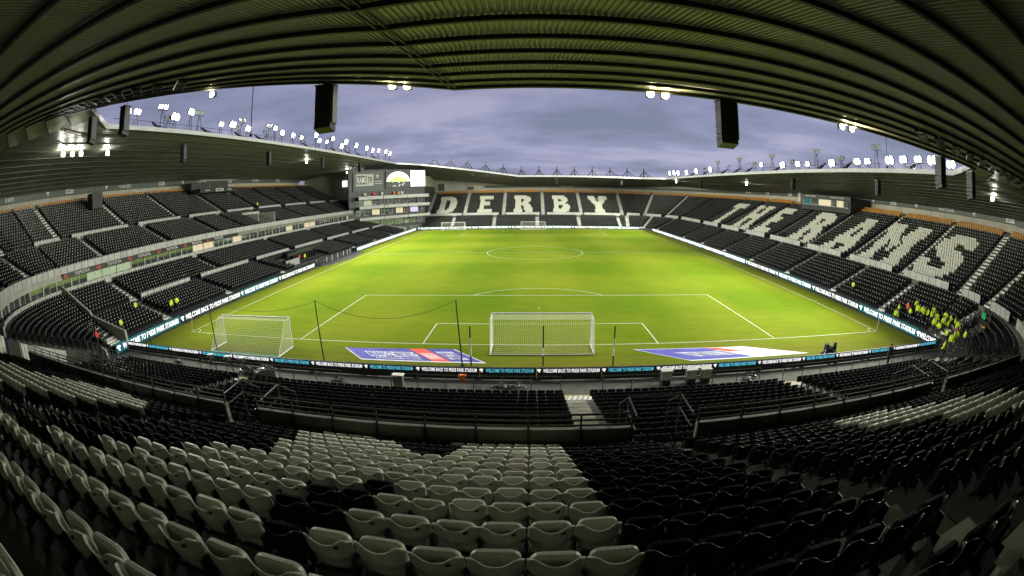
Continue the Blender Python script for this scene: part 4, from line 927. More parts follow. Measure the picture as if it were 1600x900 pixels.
# ------------------------------------------------------------------ loudspeakers
def speaker(x, y, ztop, h, label, w=.62, grp='line array loudspeakers'):
    t = thing('loudspeaker', label, 'loudspeaker', (x, y, ztop), grp)
    n = 8; hh = h/n; off = 0; ang = 0; z = ztop-.12
    fr = MB(); fr.box(x-w*.55, x+w*.55, y-.4, y+.4, z, z+.07); 
    for s_ in (-.25, .25): fr.tube((x+s_, y, z+.07), (x+s_, y, z+.6), .025, 5)
    fr.build('rigging_frame', 'rail', t)
    yy = y
    for i in range(n):
        if i > 4: ang += .10
        c, s_ = math.cos(ang), math.sin(ang)
        b = MB(); O = Vector((x-w/2, yy-.34, z-hh)); Yv = Vector((0, .7*c, -.7*s_)); Zv = Vector((0, hh*.95*s_, hh*.95*c))
        b.obox(O, (w, 0, 0), Yv, Zv); cab = b.build('cabinet', 'dark', t)
        g_ = MB(); g_.obox(O+Yv*1.004+Vector((.03, 0, .02)), (w-.06, 0, 0), (0, .02, 0), Zv*.85); sub(t, g_, 'grille', 'rail', cab)
        z -= hh*c*.98; yy -= hh*s_*.9
    bk = MB(); bk.box(x+w/2+.002, x+w/2+.10, y-.3, y+.25, ztop-h*.93, ztop-.15); bk.build('side_plate', 'greysign', t)
for x, zt, h, w, lb in ((-11.2, 17.55, 2.35, .95, 'tall black loudspeaker stack hanging left of centre from the near roof'), (9.15, 16.5, 2.25, .95, 'tall black loudspeaker stack hanging right of centre from the near roof'),
                     (-29.5, 20.3, 2.1, .62, 'black loudspeaker stack hanging before the lit lamps at upper left'), (-35.0, 20.8, 2.1, .6, 'leftmost black loudspeaker stack, under the left corner of the roof'),
                     (28.9, 16.4, 2.2, .75, 'black loudspeaker stack at the right end of the sky opening'), (34.5, 16.2, 2.1, .7, 'rightmost black loudspeaker stack, under the right corner of the roof')):
    speaker(x, -10.9, zt, h, lb, w)
for y, lb in ((14.7, 'first'), (38.5, 'second'), (61.5, 'third'), (85.3, 'fourth')): speaker(-48, y, 21.6, 2.4, '%s small black loudspeaker under the left roof from the near end' % lb, .7)
for y, lb in ((14.5, 'first'), (38.4, 'second'), (86.2, 'third')): speaker(47, y, 16.3, 2.0, '%s small black loudspeaker under the right roof from the near end' % lb, .7)
for x, lb in ((-20, 'left'), (8, 'middle'), (30, 'right')): speaker(x, 117, 16.2 if x > -10 else 19.0, 1.6, '%s small loudspeaker under the far roof' % lb, .6)
# slim dark drop poles from the near roof
for x, z0, z1, lb in ((-16.5, 15.6, 18.6, 'slim dark pole hanging from the near roof left of the left speaker'), (22.3, 14.6, 16.7, 'slim dark pole hanging from the near roof right of the right speaker')):
    t = thing('drop_pole', lb, 'pole', (x, -10.4, z1), 'slim poles hanging from the near roof'); b = MB(); b.tube((x, -10.4, z0), (x, -10.4, z1), .03, 6); b.build('tube', 'dark', t); b = MB(); b.box(x-.08, x+.08, -10.46, -10.34, z0-.1, z0+.05); b.build('end_cap', 'dark', t)
# ladder-like light fittings below the near roof
for side, xs, dv in (('left', [-15.3-1.95*i for i in range(10)], Vector((-.77, .64, 0))), ('right', [17.1+1.95*i for i in range(10)], Vector((.84, .54, 0)))):
    for i, x in enumerate(xs):
        y0 = -17.8
        ce = lambda px_, py_: ridge(px_)-.08*(-10.2-py_)
        p0 = Vector((x, y0, ce(x, y0)-.62)); q_ = p0+dv*4.3; p1 = Vector((q_.x, q_.y, ce(q_.x, q_.y)-.62)); d_ = p1-p0; sd_ = Vector((dv.y, -dv.x, 0))
        t = thing('strip_light_frame', '%s ladder-shaped unlit fitting under the %s side of the near roof, from the middle outwards' % (ORD[i+1], side), 'light fitting', (x, y0, p0.z+.3), 'unlit fittings under the near roof')
        f = MB()
        for s_ in (-.27, .24): f.obox(p0+sd_*s_, d_, sd_*.06, (0, 0, .12))
        for q in range(7): f.obox(p0+d_*(q/6.15)-sd_*.27, d_*.02, sd_*.56, (0, 0, .1))
        for q in (.1, .9): f.tube(p0+d_*q+Vector((0, 0, .1)), p0+d_*q+Vector((0, 0, .62)), .025, 5)
        f.build('frame', 'dark', t)
        if side == 'right':
            for q in range(4): l_ = MB(); l_.obox(p0+d_*(.03+q*.24)-sd_*.2+Vector((0, 0, .02)), d_*.17, sd_*.4, (0, 0, .03)); l_.build('lens', 'unlit', t)
        else:
            for q in (1, 3): l_ = MB(); l_.obox(p0+d_*(.03+q*.24)-sd_*.2+Vector((0, 0, .02)), d_*.17, sd_*.4, (0, 0, .03)); l_.build('lens', 'greysign', t)

# masts with stays on the far roof
MX = [-32.6, -27.2, -21.4, -15.4, -9.6, -3.7, 2.1, 8.0, 13.8, 19.8, 25.8, 31.7, 37.6]
for i, x in enumerate(MX):
    zb = 16.9+.3 + (max(0, -4.5-x)*.148 if x < -4.5 else 0); y = 115.5
    t = thing('roof_mast', '%s dark mast with stays on the far roof, counting from the left' % ORD[i+1], 'mast', (x, y, zb), 'dark masts on the far roof')
    b = MB(); b.tube((x, y, zb-.2), (x, y, zb+3.2), .17, 6); b.build('post', 'dark', t)
    for ex, ey in ((-1.6, 0), (1.6, 0), (.9, 5), (-1.0, 4.5)) + (((-3.6, 1.5),) if i < 5 else ((3.6, 1.5),) if i > 9 else ()):
        b = MB(); b.tube((x, y, zb+2.3), (x+ex, y+ey, zb-.05), .10, 5); b.build('stay', 'dark', t)
rr_ = thing('roof_cable_rail', 'thin dark cable rail along the top edge of the far roof', 'rail', (0, 115, 17.4))
b = MB(); b.tube((-4.5, 115, 17.75), (40, 115, 17.75), .05, 5); b.tube((-4.5, 115, 17.75), (-36, 115, 22.4), .05, 5); b.build('cable', 'dark', rr_)

# ------------------------------------------------------------------ corner building with the screens
A_ = Vector((-53, 92, 0)); U_ = (Vector((-36, 114, 0))-A_).normalized(); Nn = Vector((U_.y, -U_.x, 0))
FL_ = (Vector((-36, 114, 0))-A_).length
bd = thing('corner_building', 'grey corner building with balconies, glazed boxes and big screens beside the far stand', 'building', (-44.5, 103, 0))
def fb(mb, u0, u1, z0, z1, out, th=.15, mi_=0): mb.obox(A_+U_*u0+Nn*out+Vector((0, 0, z0)), U_*(u1-u0), Nn*-th, (0, 0, z1-z0), mi_)
b = MB(); fb(b, -1.5, FL_, 0, 20.2, 0, .6); b.build('wall', 'walldark', bd)
b = MB(); fb(b, 28.0, FL_+.2, 14.6, 20.0, .12, .1); b.build('pale_wall_panel', 'wallpale', bd)
for (z0, z1, w0, w1, o_) in ((11.0, 12.0, 9.2, 10.8, 2.4), (8.2, 9.1, 6.2, 7.9, 2.8), (4.8, 5.6, 2.8, 4.5, 2.8)):
    for k in range(3):
        u0 = .6+9.1*k; u1 = u0+8.9
        p = MB(); n = 7
        for q in range(n): fb(p, u0+(u1-u0)*q/n+.02, u0+(u1-u0)*(q+1)/n-.02, z0, z1, o_)
        bal = MB(); fb(bal, u0-.1, u1+.1, z0-.14, z0-.02, o_+.05, o_-.1); pp = bal.build('balcony', 'walldark', bd)
        sub(bd, p, 'parapet', 'panel', pp)
        for q in range(3):
            g_ = MB(); fb(g_, u0+.3+2.9*q, u0+3.0+2.9*q, w0, w1, .12, .08); wd_ = g_.build('window', random.choice(['lit', 'glass', 'walldark', 'glass', 'walldark', 'blind']) if z0 > 5 else 'glass', bd)
            f_ = MB(); fb(f_, u0+.22+2.9*q, u0+.30+2.9*q, w0, w1, .2, .15); fb(f_, u0+1.6+2.9*q, u0+1.66+2.9*q, w0, w1, .2, .07); fb(f_, u0+.3+2.9*q, u0+1.6+2.9*q, w0, w0+.1, .19, .07); sub(bd, f_, 'frame', 'fascia', wd_)
b = MB(); fb(b, 21.5, 24.5, 6.3, 7.9, .22, .08); b.build('small_screen', 'purple_on_screen', bd)
# items on the open top balcony
for u, m_ in ((3.5, 'panel'), (6.8, 'red'), (9.8, 'panel'), (14.5, 'orange'), (16.2, 'yellow'), (17.6, 'panel')):
    b = MB(); fb(b, u, u+.9, 12.3, 13.0, .6, .4); b.build('balcony_board', m_, bd)
sg = thing('scoreboard', 'dark green signboard reading RAMS TV left of the big screen', 'sign', tuple(A_+U_*5.4+Vector((0, 0, 13.6))))
b = MB(); fb(b, 0, 10.9, 13.6, 19.6, .3, .25); b.build('board', 'greysign', sg)
b = MB(); fb(b, .9, 7.3, 15.2, 18.8, .36, .05); b.build('pale_panel', 'panel', sg)
b = MB(); fb(b, 1.15, 4.7, 15.7, 18.3, .40, .03); b.build('dark_panel', 'greysign', sg)
text('RAMS', 'white', A_+U_*2.95+Nn*.44+Vector((0, 0, 17.0)), U_, (0, 0, 1), 3.1, 1.9, sg)
text('TV', 'dark', A_+U_*6.0+Nn*.44+Vector((0, 0, 17.0)), U_, (0, 0, 1), 1.7, 1.9, sg)
b = MB(); b.prism([(x_*1.3, y_*1.1) for x_, y_ in RAM], A_+U_*8.8+Nn*.32+Vector((0, 0, 18.0)), U_, (0, 0, 1), Nn*.03); b.build('ram_emblem', 'panel', sg)
for z in (16.4, 15.7): b = MB(); fb(b, 7.9, 10.5, z, z+.25, .34, .03); b.build('text_strip', 'panel', sg)
sc_ = thing('video_screen', 'large video screen showing a bright picture of the pitch', 'screen', tuple(A_+U_*16.8+Vector((0, 0, 14.3))))
b = MB(); fb(b, 11.9, 21.55, 14.2, 19.7, .35, .3); b.build('housing', 'dark', sc_)
O = A_+U_*16.75+Nn*.37+Vector((0, 0, 16.0))
b = MB(); b.prism([(4.6*math.cos(R(q)), .3+3.2*math.sin(R(q))) for q in range(0, 181, 12)], O, U_, (0, 0, 1), Nn*.02); b.build('picture_sky', 'sky_on_screen', sc_)
b = MB(); b.prism([(-3.6, .25), (3.6, .25), (2.4, 1.6), (0, 1.9), (-2.4, 1.6)], O+Nn*.025, U_, (0, 0, 1), Nn*.02); b.build('picture_pitch', 'green_on_screen', sc_)
for q in range(14):
    b = MB(); x_ = random.uniform(-2.6, 2.6); z_ = random.uniform(-1.3, 0); b.prism([(x_, z_), (x_+.28, z_), (x_+.28, z_+.2), (x_, z_+.2)], O, U_, (0, 0, 1), Nn*.02); b.build('picture_spot', 'sky_on_screen', sc_)
sc_ = thing('video_screen', 'square blank white screen glowing right of the pitch picture', 'screen', tuple(A_+U_*24.7+Vector((0, 0, 14.3))))
b = MB(); fb(b, 21.6, 27.9, 14.4, 19.9, .35, .3); b.build('housing', 'dark', sc_)
b = MB(); fb(b, 21.75, 27.75, 14.6, 19.8, .40, .04); b.build('panel', 'screenw', sc_)
# end walls
we = thing('end_wall', 'grey clad end wall closing the upper tiers of the left stand', 'wall', (-64, 101, 0))
b = MB(); b.box(-75, -53, 101.2, 101.6, 11.5, 21.3); b.build('upper_cladding', 'wall', we); b = MB(); b.box(-75, -53, 101.1, 101.7, 0, 11.49); b.build('lower_cladding', 'walldark', we)
b = MB(); b.box(-60.5, -58.7, 101.0, 101.19, 15.6, 17.6); b.build('lit_notice', 'screenw', we)
we = thing('end_wall', 'tall charcoal wall beside the left end of the far stand', 'wall', (-37.4, 125, 0))
b = MB(); b.box(-37.7, -37.2, 114, 136, 0, 14.59); b.build('lower_cladding', 'walldark', we); b = MB(); b.box(-37.75, -37.15, 113.9, 136, 14.6, 18.4); b.build('upper_cladding', 'wallpale', we)
# small block of seats and stairs under the balconies
ns = thing('stair_wall', 'pale stepped stair wall at the far end of the left stand', 'wall', (-46, 101, 0))
b = MB(); b.obox((-52.5, 99.2, 3.4), (8.5, .9, -1.9), (0, .3, 0), (0, 0, 1.3)); b.obox((-44, 100.2, 1.2), (4.4, 2.6, -.9), (-.15, .3, 0), (0, 0, 1.3)); b.build('parapet', 'paleconc', ns)
st_ = MB()
for i in range(12): st_.box(-52+i*.9, -51.3+i*.9, 97.6, 98.9, 3.4-.26*i, 3.62-.26*i)
st_.build('stair', 'step', ns)
tier('W', ell(-36, 101, 4.2, 4.2, 180, 120, 6, .7), ell(-36, 101, 9.2, 9.2, 180, 120, 6, 2.9), 6, [2.2], name='far_corner_terrace', base=0) if False else None
for i, (x0, y0) in enumerate(((-43.5, 103.0), (-41.0, 105.5), (-39.5, 108.0))):
    f = thing('steel_barrier', '%s tubular steel barrier in the far left corner, from the left' % ORD[i+1], 'barrier', (x0, y0, 0), 'steel barriers in the far left corner')
    b = MB(); d = Vector((1.6, 2.0, 0)).normalized()*3.4; p0 = Vector((x0, y0, 0))
    for q in range(8): b.tube(p0+d*q/7, p0+d*q/7+Vector((0, 0, 1.8)), .05, 5)
    for z in (.5, 1.15, 1.8): b.tube(p0+Vector((0, 0, z)), p0+d+Vector((0, 0, z)), .05, 5)
    b.build('rails', 'steel', f)

# control room on the right stand, camera gantry and booth on the left
cb = thing('control_room', 'charcoal control room with warm lit windows at the back of the right stand', 'cabin', (61, 43, 11))
b = MB(); b.box(59.0, 64.7, 34.2, 52.2, 10.9, 14.0); b.build('wall', 'walldark', cb)
for y0, y1, m_ in ((48.6, 51.2, 'ledteal'), (45.4, 48.2, 'glass'), (40.9, 45.1, 'lit'), (38.9, 40.6, 'glass'), (36.6, 38.6, 'lit'), (34.8, 36.3, 'glass')):
    b = MB(); b.box(58.9, 58.99, y0, y1, 12.0, 13.2); w_ = b.build('window', m_, cb)
    f = MB(); f.box(58.84, 58.89, y1-.02, y1+.12, 11.95, 13.25); f.box(58.84, 58.89, y0, y1-.03, 11.9, 11.98); sub(cb, f, 'frame', 'fascia', w_)
b = MB(); b.box(58.7, 59.0, 34.0, 52.4, 13.4, 14.05); b.build('sign_board', 'greysign', cb)
text('WE ARE DERBY', 'tag', (58.66, 48.0, 13.72), (0, -1, 0), (0, 0, 1), 4.2, .34, cb); text('HOME OF THE RAMS', 'tag', (58.66, 38.4, 13.72), (0, -1, 0), (0, 0, 1), 4.6, .34, cb)
b = MB(); b.box(58.9, 59.1, 52.5, 53.5, 12.2, 14.2); b.build('white_end_panel', 'panel', cb)
gt = thing('camera_gantry', 'black open camera gantry hung at the back of the left stand', 'gantry', (-68, 45.6, 15.8))
b = MB(); b.box(-70, -67, 38.8, 52.5, 15.8, 16.7); b.build('front_panel', 'dark', gt)
b = MB(); b.box(-70, -69.8, 38.8, 52.5, 16.71, 18.3); b.build('back_panel', 'walldark', gt)
for y in (38.9, 42.2, 45.6, 49, 52.4): b = MB(); b.tube((-67.1, y, 16.7), (-67.1, y, 18.5), .06, 5); b.build('post', 'steel', gt)
b = MB(); b.box(-67.2, -67, 38.8, 52.5, 18.3, 18.5); b.build('top_rail', 'steel', gt)
b = MB(); b.box(-66.98, -66.93, 44.3, 47.2, 15.95, 16.6); b.build('small_sign', 'tag', gt); text('RAMS TV', 'dark', (-66.9, 45.75, 16.27), (0, 1, 0), (0, 0, 1), 2.3, .42, gt)
for y in (41.5, 49.5): text('DERBY', 'tag', (-66.96, y, 16.25), (0, 1, 0), (0, 0, 1), 1.7, .36, gt)
bt = thing('booth', 'small black booth at the top of the left stand beside the stairs', 'booth', (-68.5, 10.7, 15.2))
b = MB(); b.box(-69.6, -67.6, 9.5, 11.9, 15.0, 17.5); b.build('body', 'dark', bt); b = MB(); b.tube((-68.6, 10.7, 17.5), (-68.6, 10.7, 18.9), .05, 6); b.build('mast', 'dark', bt)

# ------------------------------------------------------------------ goals
def goal(loc, rz, label, depth=2.0, base='white', box_=True, bar=.06):
    t = thing('football_goal', label, 'goal', loc, 'football goals', rz)
    def bb(mb, nm, mm, par=t): o = mb.build(nm, mm, None, org=(0, 0, 0)); o.parent = par; return o
    hw = 3.72
    for s_ in (-1, 1): b = MB(); b.tube((s_*hw, 0, 0), (s_*hw, 0, 2.5), bar, 10); bb(b, 'post', 'white')
    b = MB(); b.tube((-hw, 0, 2.5), (hw, 0, 2.5), bar, 10); bb(b, 'crossbar', 'white')
    top = depth*.62 if box_ else .7
    for s_ in (-1, 1):
        b = MB(); x = s_*hw; b.tube((x, 0, .06), (x, -depth, .06), .05, 6); b.tube((x, 0, 2.46), (x, -top, 2.42), .03, 6); b.tube((x, -top, 2.42), (x, -depth, .06), .022, 6); bb(b, 'side_frame', 'white')
    b = MB(); b.tube((-hw, -depth, .06), (hw, -depth, .06), .055, 6); bb(b, 'ground_bar', base)
    nt_ = MB(); r_ = .006; nx = 50; c = .15
    for i in range(nx+1):
        x = -hw+2*hw*i/nx
        nt_.pipe([(x, 0, 2.44), (x, -top, 2.40), (x, -depth, .07)], r_, 3)
    k = 0
    L1 = math.hypot(top, .04); L2 = math.hypot(depth-top, 2.33); n1 = max(1, round(L1/c)); n2 = round(L2/c)
    for i in range(n1+1): q = i/n1; nt_.tube((-hw, -top*q, 2.44-.04*q), (hw, -top*q, 2.44-.04*q), r_, 3)
    for i in range(n2+1): q = i/n2; nt_.tube((-hw, -top-(depth-top)*q, 2.40-2.33*q), (hw, -top-(depth-top)*q, 2.40-2.33*q), r_, 3)
    for s_ in (-1, 1):
        for i in range(1, 16):
            z = 2.4*i/16; yy_ = top+(depth-top)*(1-(z-.07)/2.33); nt_.tube((s_*hw, 0, z), (s_*hw, -yy_, z), r_, 3)
        for i in range(1, 12): y_ = depth*i/12; zt = 2.4 if y_ < top else .07+2.33*(depth-y_)/(depth-top); nt_.tube((s_*hw, -y_, .05), (s_*hw, -y_, zt), r_, 3)
    bb(nt_, 'net', 'netting')
    return t
goal((0, 0, .02), 0, 'white goal on the near goal line, seen from behind through its net', 2.25, 'white')
goal((-23.5, -2.15, .02), 0, 'white portable goal with a pale blue ground bar, left of the near goal', 2.35, 'cyan', False)
goal((0, 105, .02), math.pi, 'distant white goal on the far goal line below the far stand', 1.9)
goal((-25.2, 106.6, .02), math.pi, 'distant white portable goal left of the far goal', 1.9)
# ball-stop net poles, rope, marker poles, corner flags
for x, y, h, tx, lb in ((-36.8, -4.07, 3.5, -36.76, 'slim black net pole near the left corner of the pitch'), (-27.0, -3.9, 4.45, -27.1, 'slim black net pole in front of the portable goal'), (-15.6, -4.6, 4.55, -15.75, 'slim black net pole right of the portable goal'), (-5.4, -4.3, 4.57, -5.65, 'slim black net pole left of the near goal')):
    t = thing('net_pole', lb, 'pole', (x, y, .02), 'slim black net poles behind the goal')
    b = MB(); b.tube((x, y, 0), (tx, y, h), .055, 8, r2=.04); b.build('tube', 'dark', t); b = MB(); b.tube((x, y, .02), (x, y, .1), .14, 10); b.build('foot', 'dark', t)
def rope(p, q, sag, lb):
    t = thing('rope', lb, 'rope', p, 'ropes between the net poles'); p, q = Vector(p), Vector(q); b = MB()
    pts = [p.lerp(q, i/18)-Vector((0, 0, sag*4*(i/18)*(1-i/18))) for i in range(19)]; b.pipe(pts, .014, 4); b.build('cord', 'dark', t)
rope((-15.75, -4.6, 4.55), (-5.65, -4.3, 4.57), 1.25, 'sagging dark rope between the two right net poles'); rope((-27.1, -3.9, 4.4), (-15.75, -4.6, 4.5), .9, 'sagging dark rope above the portable goal'); rope((-36.76, -4.07, 3.5), (-27.1, -3.9, 4.4), .5, 'dark rope between the two leftmost net poles')
for x, y, lb in ((-4.8, -4.3, 'black and white striped pole left of the near goal'), (0, -4.2, 'black and white striped pole in front of the middle of the near goal'), (4.7, -4.38, 'black and white striped pole right of the near goal')):
    t = thing('striped_pole', lb, 'pole', (x, y, .02), 'striped poles behind the near goal')
    for i, (z0, z1) in enumerate(((0, .75), (.75, 1.3), (1.3, 2.0), (2.0, 2.8))):
        b = MB(); b.tube((x, y, z0+.02), (x, y, z1+.02), .05, 8); b.build('section', 'dark' if i in (0, 3) or i == 2 and x == 0 and False else ('white' if i == 1 else ('dark' if x < .1 and i == 2 and x == 0 else 'panel' if i == 2 else 'dark')), t)
for x, y, lb in ((34, 0, 'white corner flag pole with dark top at the near right corner'), (-34, 0, 'white corner flag pole at the near left corner'), (34, 105, 'white corner flag pole at the far right corner'), (-34, 105, 'white corner flag pole at the far left corner')):
    t = thing('corner_flag', lb, 'flag', (x, y, .02), 'corner flag poles')
    b = MB(); b.tube((x, y, 0), (x+.25, y+.1, 1.5), .03, 6); b.build('pole', 'white', t); b = MB(); b.add([(x+.25, y+.1, 1.5), (x+.2, y+.08, 1.2), (x+.02, y-.15, 1.15), (x+.26, y+.11, 1.5), (x+.21, y+.09, 1.2), (x+.03, y-.14, 1.15)], [(0, 1, 2), (5, 4, 3), (0, 3, 4, 1), (1, 4, 5, 2), (2, 5, 3, 0)]); b.build('flag', 'dark', t)
# printed mats beside the goal
def printed_mat(cs, label, flip):
    t = thing('printed_mat', label, 'mat', cs[0]+(.03,))
    a, b_, c, d = [Vector((*q, .034)) for q in cs]       # far-left, far-right, near-right, near-left
    def Pt(u, v, dz=0): return tuple(a.lerp(b_, u).lerp(d.lerp(c, u), v)+Vector((0, 0, dz)))
    def Q(poly, m_, dz, nm):
        mb = MB(); n = len(poly); lo = [Pt(u, v, dz-.003) for u, v in poly]; hi = [Pt(u, v, dz) for u, v in poly]
        mb.add(lo+hi, [tuple(range(n, 2*n))]+[(i, (i+1) % n, n+(i+1) % n, n+i) for i in range(n)]); mb.v = mb.v; return mb.build(nm, m_, t)
    Q([(0, 0), (0, 1), (1, 1), (1, 0)], 'matwhite', 0, 'border')
    if not flip: Q([(.012, 0.0), (.012, .93), (.985, .93), (.985, 0)], 'matblue', .006, 'blue_field'); Q([(.60, .0), (.60, .93), (.745, .93), (.745, .0)], 'matred', .012, 'red_stripe')
    else: Q([(.012, .03), (.012, .94), (.52, .94), (.62, .03)], 'matblue', .006, 'blue_field'); Q([(.60, .04), (.60, .42), (.72, .42), (.72, .04)], 'matred', .012, 'red_stripe')
    def word(u0, u1, v0, v1, n, m_='matwhite'):
        mb = MB()
        for i in range(n):
            ua = u0+(u1-u0)*i/n; w_ = (u1-u0)/n
            for (x0, x1, y0, y1) in random.choice([((0, .25, 0, 1), (.25, .7, 0, .22), (.25, .7, .78, 1)), ((0, .25, 0, 1), (.5, .75, 0, 1), (.25, .5, .4, .6)), ((0, .25, 0, 1), (.25, .7, .4, .6), (.25, .7, 0, .2)), ((.25, .5, 0, 1), (0, .75, 0, .22))]):
                pts = [Pt(ua+w_*x0, v0+(v1-v0)*y0, .018), Pt(ua+w_*x0, v0+(v1-v0)*y1, .018), Pt(ua+w_*x1, v0+(v1-v0)*y1, .018), Pt(ua+w_*x1, v0+(v1-v0)*y0, .018)]; mb.add(pts, [(0, 1, 2, 3)])
        mb.build('lettering', m_, t)
    if not flip: word(.14, .58, .28, .72, 13); word(.62, .73, .35, .8, 3); word(.78, .93, .22, .8, 5); word(.16, .55, .78, .86, 16)
    else: word(.16, .50, .35, .72, 9); word(.52, .58, .3, .7, 2)
printed_mat(((-15.2, -1.5), (-6.5, -1.1), (-3.8, -3.8), (-12.9, -3.8)), 'blue printed mat with red stripe and white edge, left of the near goal', False)
printed_mat(((6.8, -1.25), (16.1, -1.5), (21.4, -3.95), (10.6, -3.95)), 'blue and white printed mat on the grass right of the near goal', True)

# ------------------------------------------------------------------ LED boards
def board(p0, p1, z0, z1, msg, tcol, panelm, label, right, tz, th_, tw=.86, side=None, ram=True, back=False, tnorm=1, group=''):
    p0, p1 = Vector(p0), Vector(p1); u = (p1-p0); Ln = u.length; u.normalize(); n = Vector(right).cross(Vector((0, 0, 1)))
    mid = (p0+p1)/2
    t = thing('led_board', label, 'advertising board', (mid.x, mid.y, 0), group)
    b = MB(); b.obox(p0+u*.02-n*.15+Vector((0, 0, z0)), u*(Ln-.04), n*.15, (0, 0, z1-z0)); b.build('panel', panelm, t)
    r = Vector(right); c = mid+n*.02
    if msg: text(msg, tcol, c+r*(.03*Ln)+Vector((0, 0, tz)), r, (0, 0, 1), Ln*tw, th_, t, bold=.014 if th_ < .3 else .026, shear=.15)
    if ram:
        b = MB(); s_ = th_*.95; b.prism([(x_*s_*1.1, y_*s_) for x_, y_ in RAM], mid-r*(Ln*.5-.28*Ln*.12)+n*.003+Vector((0, 0, tz)), r, (0, 0, 1), n*.02); b.build('ram_emblem', 'ledw', t)
    ft = MB(); 
    for q in (.1, .9): ft = MB(); ft.obox(p0+u*(Ln*q)-n*.5+Vector((0, 0, .0)), u*.06, n*.35, (0, 0, z0+.2)); ft.build('foot', 'dark', t)
    return t
MB1, MB2 = 'WELCOME BACK TO PRIDE PARK STADIUM', 'WELCOME TO PRIDE PARK STADIUM'
x = -.45-7.57*5+0; k = 0
near_units = []
for i in range(-5, 6):
    a = -.45+7.57*i; near_units.append((a, a+4.05, 0)); near_units.append((a+4.05, a+7.57, 1))
near_units = [q for q in near_units if q[1] > -36.5 and q[0] < 37.2]
for j, (a, b2, kind_) in enumerate(near_units):
    board((a, -6.6, 0), (b2, -6.6, 0), .08, .86, MB2 if kind_ else MB1, 'ledc' if kind_ else 'ledw', 'dark', '%s near board from the left, %s lettering on black' % (ORD[j+1], 'cyan' if kind_ else 'white'), (1, 0, 0), .69, .235, .83 if kind_ else .86, group='boards along the near touchline')
def side_units(x, right, s0, spans, nmside, z0=.12, z1=1.02):
    for j, (a, b2, kind_) in enumerate(spans):
        teal = kind_ == 1
        board((x, a, 0), (x, b2, 0), z0, z1, None if kind_ == 2 else (MB2 if teal else MB1), 'ledw', 'ledteal' if teal else 'led', '%s board from the near end of the %s side, %s' % (ORD[j+1], nmside, 'white letters on teal' if teal else ('dark and narrow' if kind_ == 2 else 'white letters on black')), right, (z0+z1)/2, .56 if j < 4 else .66, .87 if teal else .9, group='boards along the %s touchline' % nmside)
sp_e = [(-3.3, 7.4, 1), (7.4, 18.2, 0), (18.2, 28.7, 1), (28.7, 39.8, 0), (39.8, 50.4, 1), (50.4, 61.4, 0), (61.4, 72, 1), (72, 83, 0), (83, 93.6, 1), (93.6, 104.6, 0)]
side_units(37.8, (0, -1, 0), 0, sp_e, 'right')
tl = board((37.8, -6.4, 0), (37.8, -3.35, 0), .12, 1.02, 'WELCOME', 'ledw', 'led', 'short board at the near right corner ending in WELCOME', (0, -1, 0), .57, .56, .8, group='boards along the right touchline')
sp_w = [(-8.2, 2.0, 1), (2.0, 14.4, 0), (14.4, 24.4, 1), (24.4, 36.2, 0), (36.2, 39.0, 2), (57, 66.5, 1), (66.5, 77.5, 0), (77.5, 87, 1), (87, 98, 0), (98, 108, 1)]
side_units(-37.8, (0, 1, 0), 0, sp_w, 'left')
sp_n = []; a = -37.6; k = 1
while a < 37: w_ = 9.6 if k else 10.6; sp_n.append((a, min(a+w_, 38), k)); a += w_; k = 1-k
for j, (a, b2, k) in enumerate(sp_n):
    board((a, 109.9, 0), (b2, 109.9, 0), .1, 1.0, MB2 if k else MB1, 'ledw', 'ledteal' if k else 'led', '%s board from the left along the far end, %s' % (ORD[j+1], 'white letters on teal' if k else 'white letters on black'), (1, 0, 0), .55, .66, .88, group='boards along the far end')

# ------------------------------------------------------------------ dugout side on the left
mt = MB(); mt.add([(-38.6, 37.6, .034), (-36.2, 39.2, .034), (-34.9, 47, .034), (-35.6, 56, .034), (-38.6, 58.5, .034), (-38.6, 37.6, -.0), (-36.2, 39.2, -.0), (-34.9, 47, -.0), (-35.6, 56, -.0), (-38.6, 58.5, -.0)], [(0, 1, 2, 3, 4)]+[(i, 5+i, 5+(i+1) % 5, (i+1) % 5) for i in range(5)])
tag(mt.build('rubber_mat', 'ground'), 'dark rubber mat on the grass in front of the left dugout', 'mat')
for i, y in enumerate((38.4, 42.6, 45.0, 47.6, 50.5, 52.5, 54.0)):
    t = thing('white_post', '%s short white post beside the dark dugout mat, from the near end' % ORD[i+1], 'post', (-38.2, y, 0), 'short white posts at the dugout'); b = MB(); b.tube((-38.2, y, 0), (-38.2, y, 1.15), .07, 6); b.build('post', 'white', t); b = MB(); b.box(-38.35, -38.05, y-.15, y+.15, .034, .1); b.build('foot', 'dark', t)
dg = thing('dugout', 'low dark dugout with white striped side panels on the left touchline', 'dugout', (-42, 40, 0))
b = MB(); b.prism([(0, 0), (2.6, 0), (2.6, .4), (.4, .4), (.4, 1.9), (2.2, 2.1), (2.2, 2.25), (0, 2.1)], (-43.6, 36.5, .9), (1, 0, 0), (0, 0, 1), (0, 10, 0)); b.build('shell', 'walldark', dg)
for i in range(16):
    b = MB(); b.obox((-40.7, 31.6+.3*i, .95), (0, .15, 0), (.05, 0, 0), (0, .12, 1.1)); b.build('white_slat', 'white', dg)
b = MB(); b.obox((-40.85, 31.5, .9), (0, 4.9, 0), (.12, 0, 0), (0, 0, 1.25)); b.build('striped_barrier', 'dark', dg)
for i in range(9): b = MB(); b.box(-42.9, -42.3, 36.9+i*1.05, 37.6+i*1.05, 1.32, 2.2); b.build('seat', 'seat_black', dg)
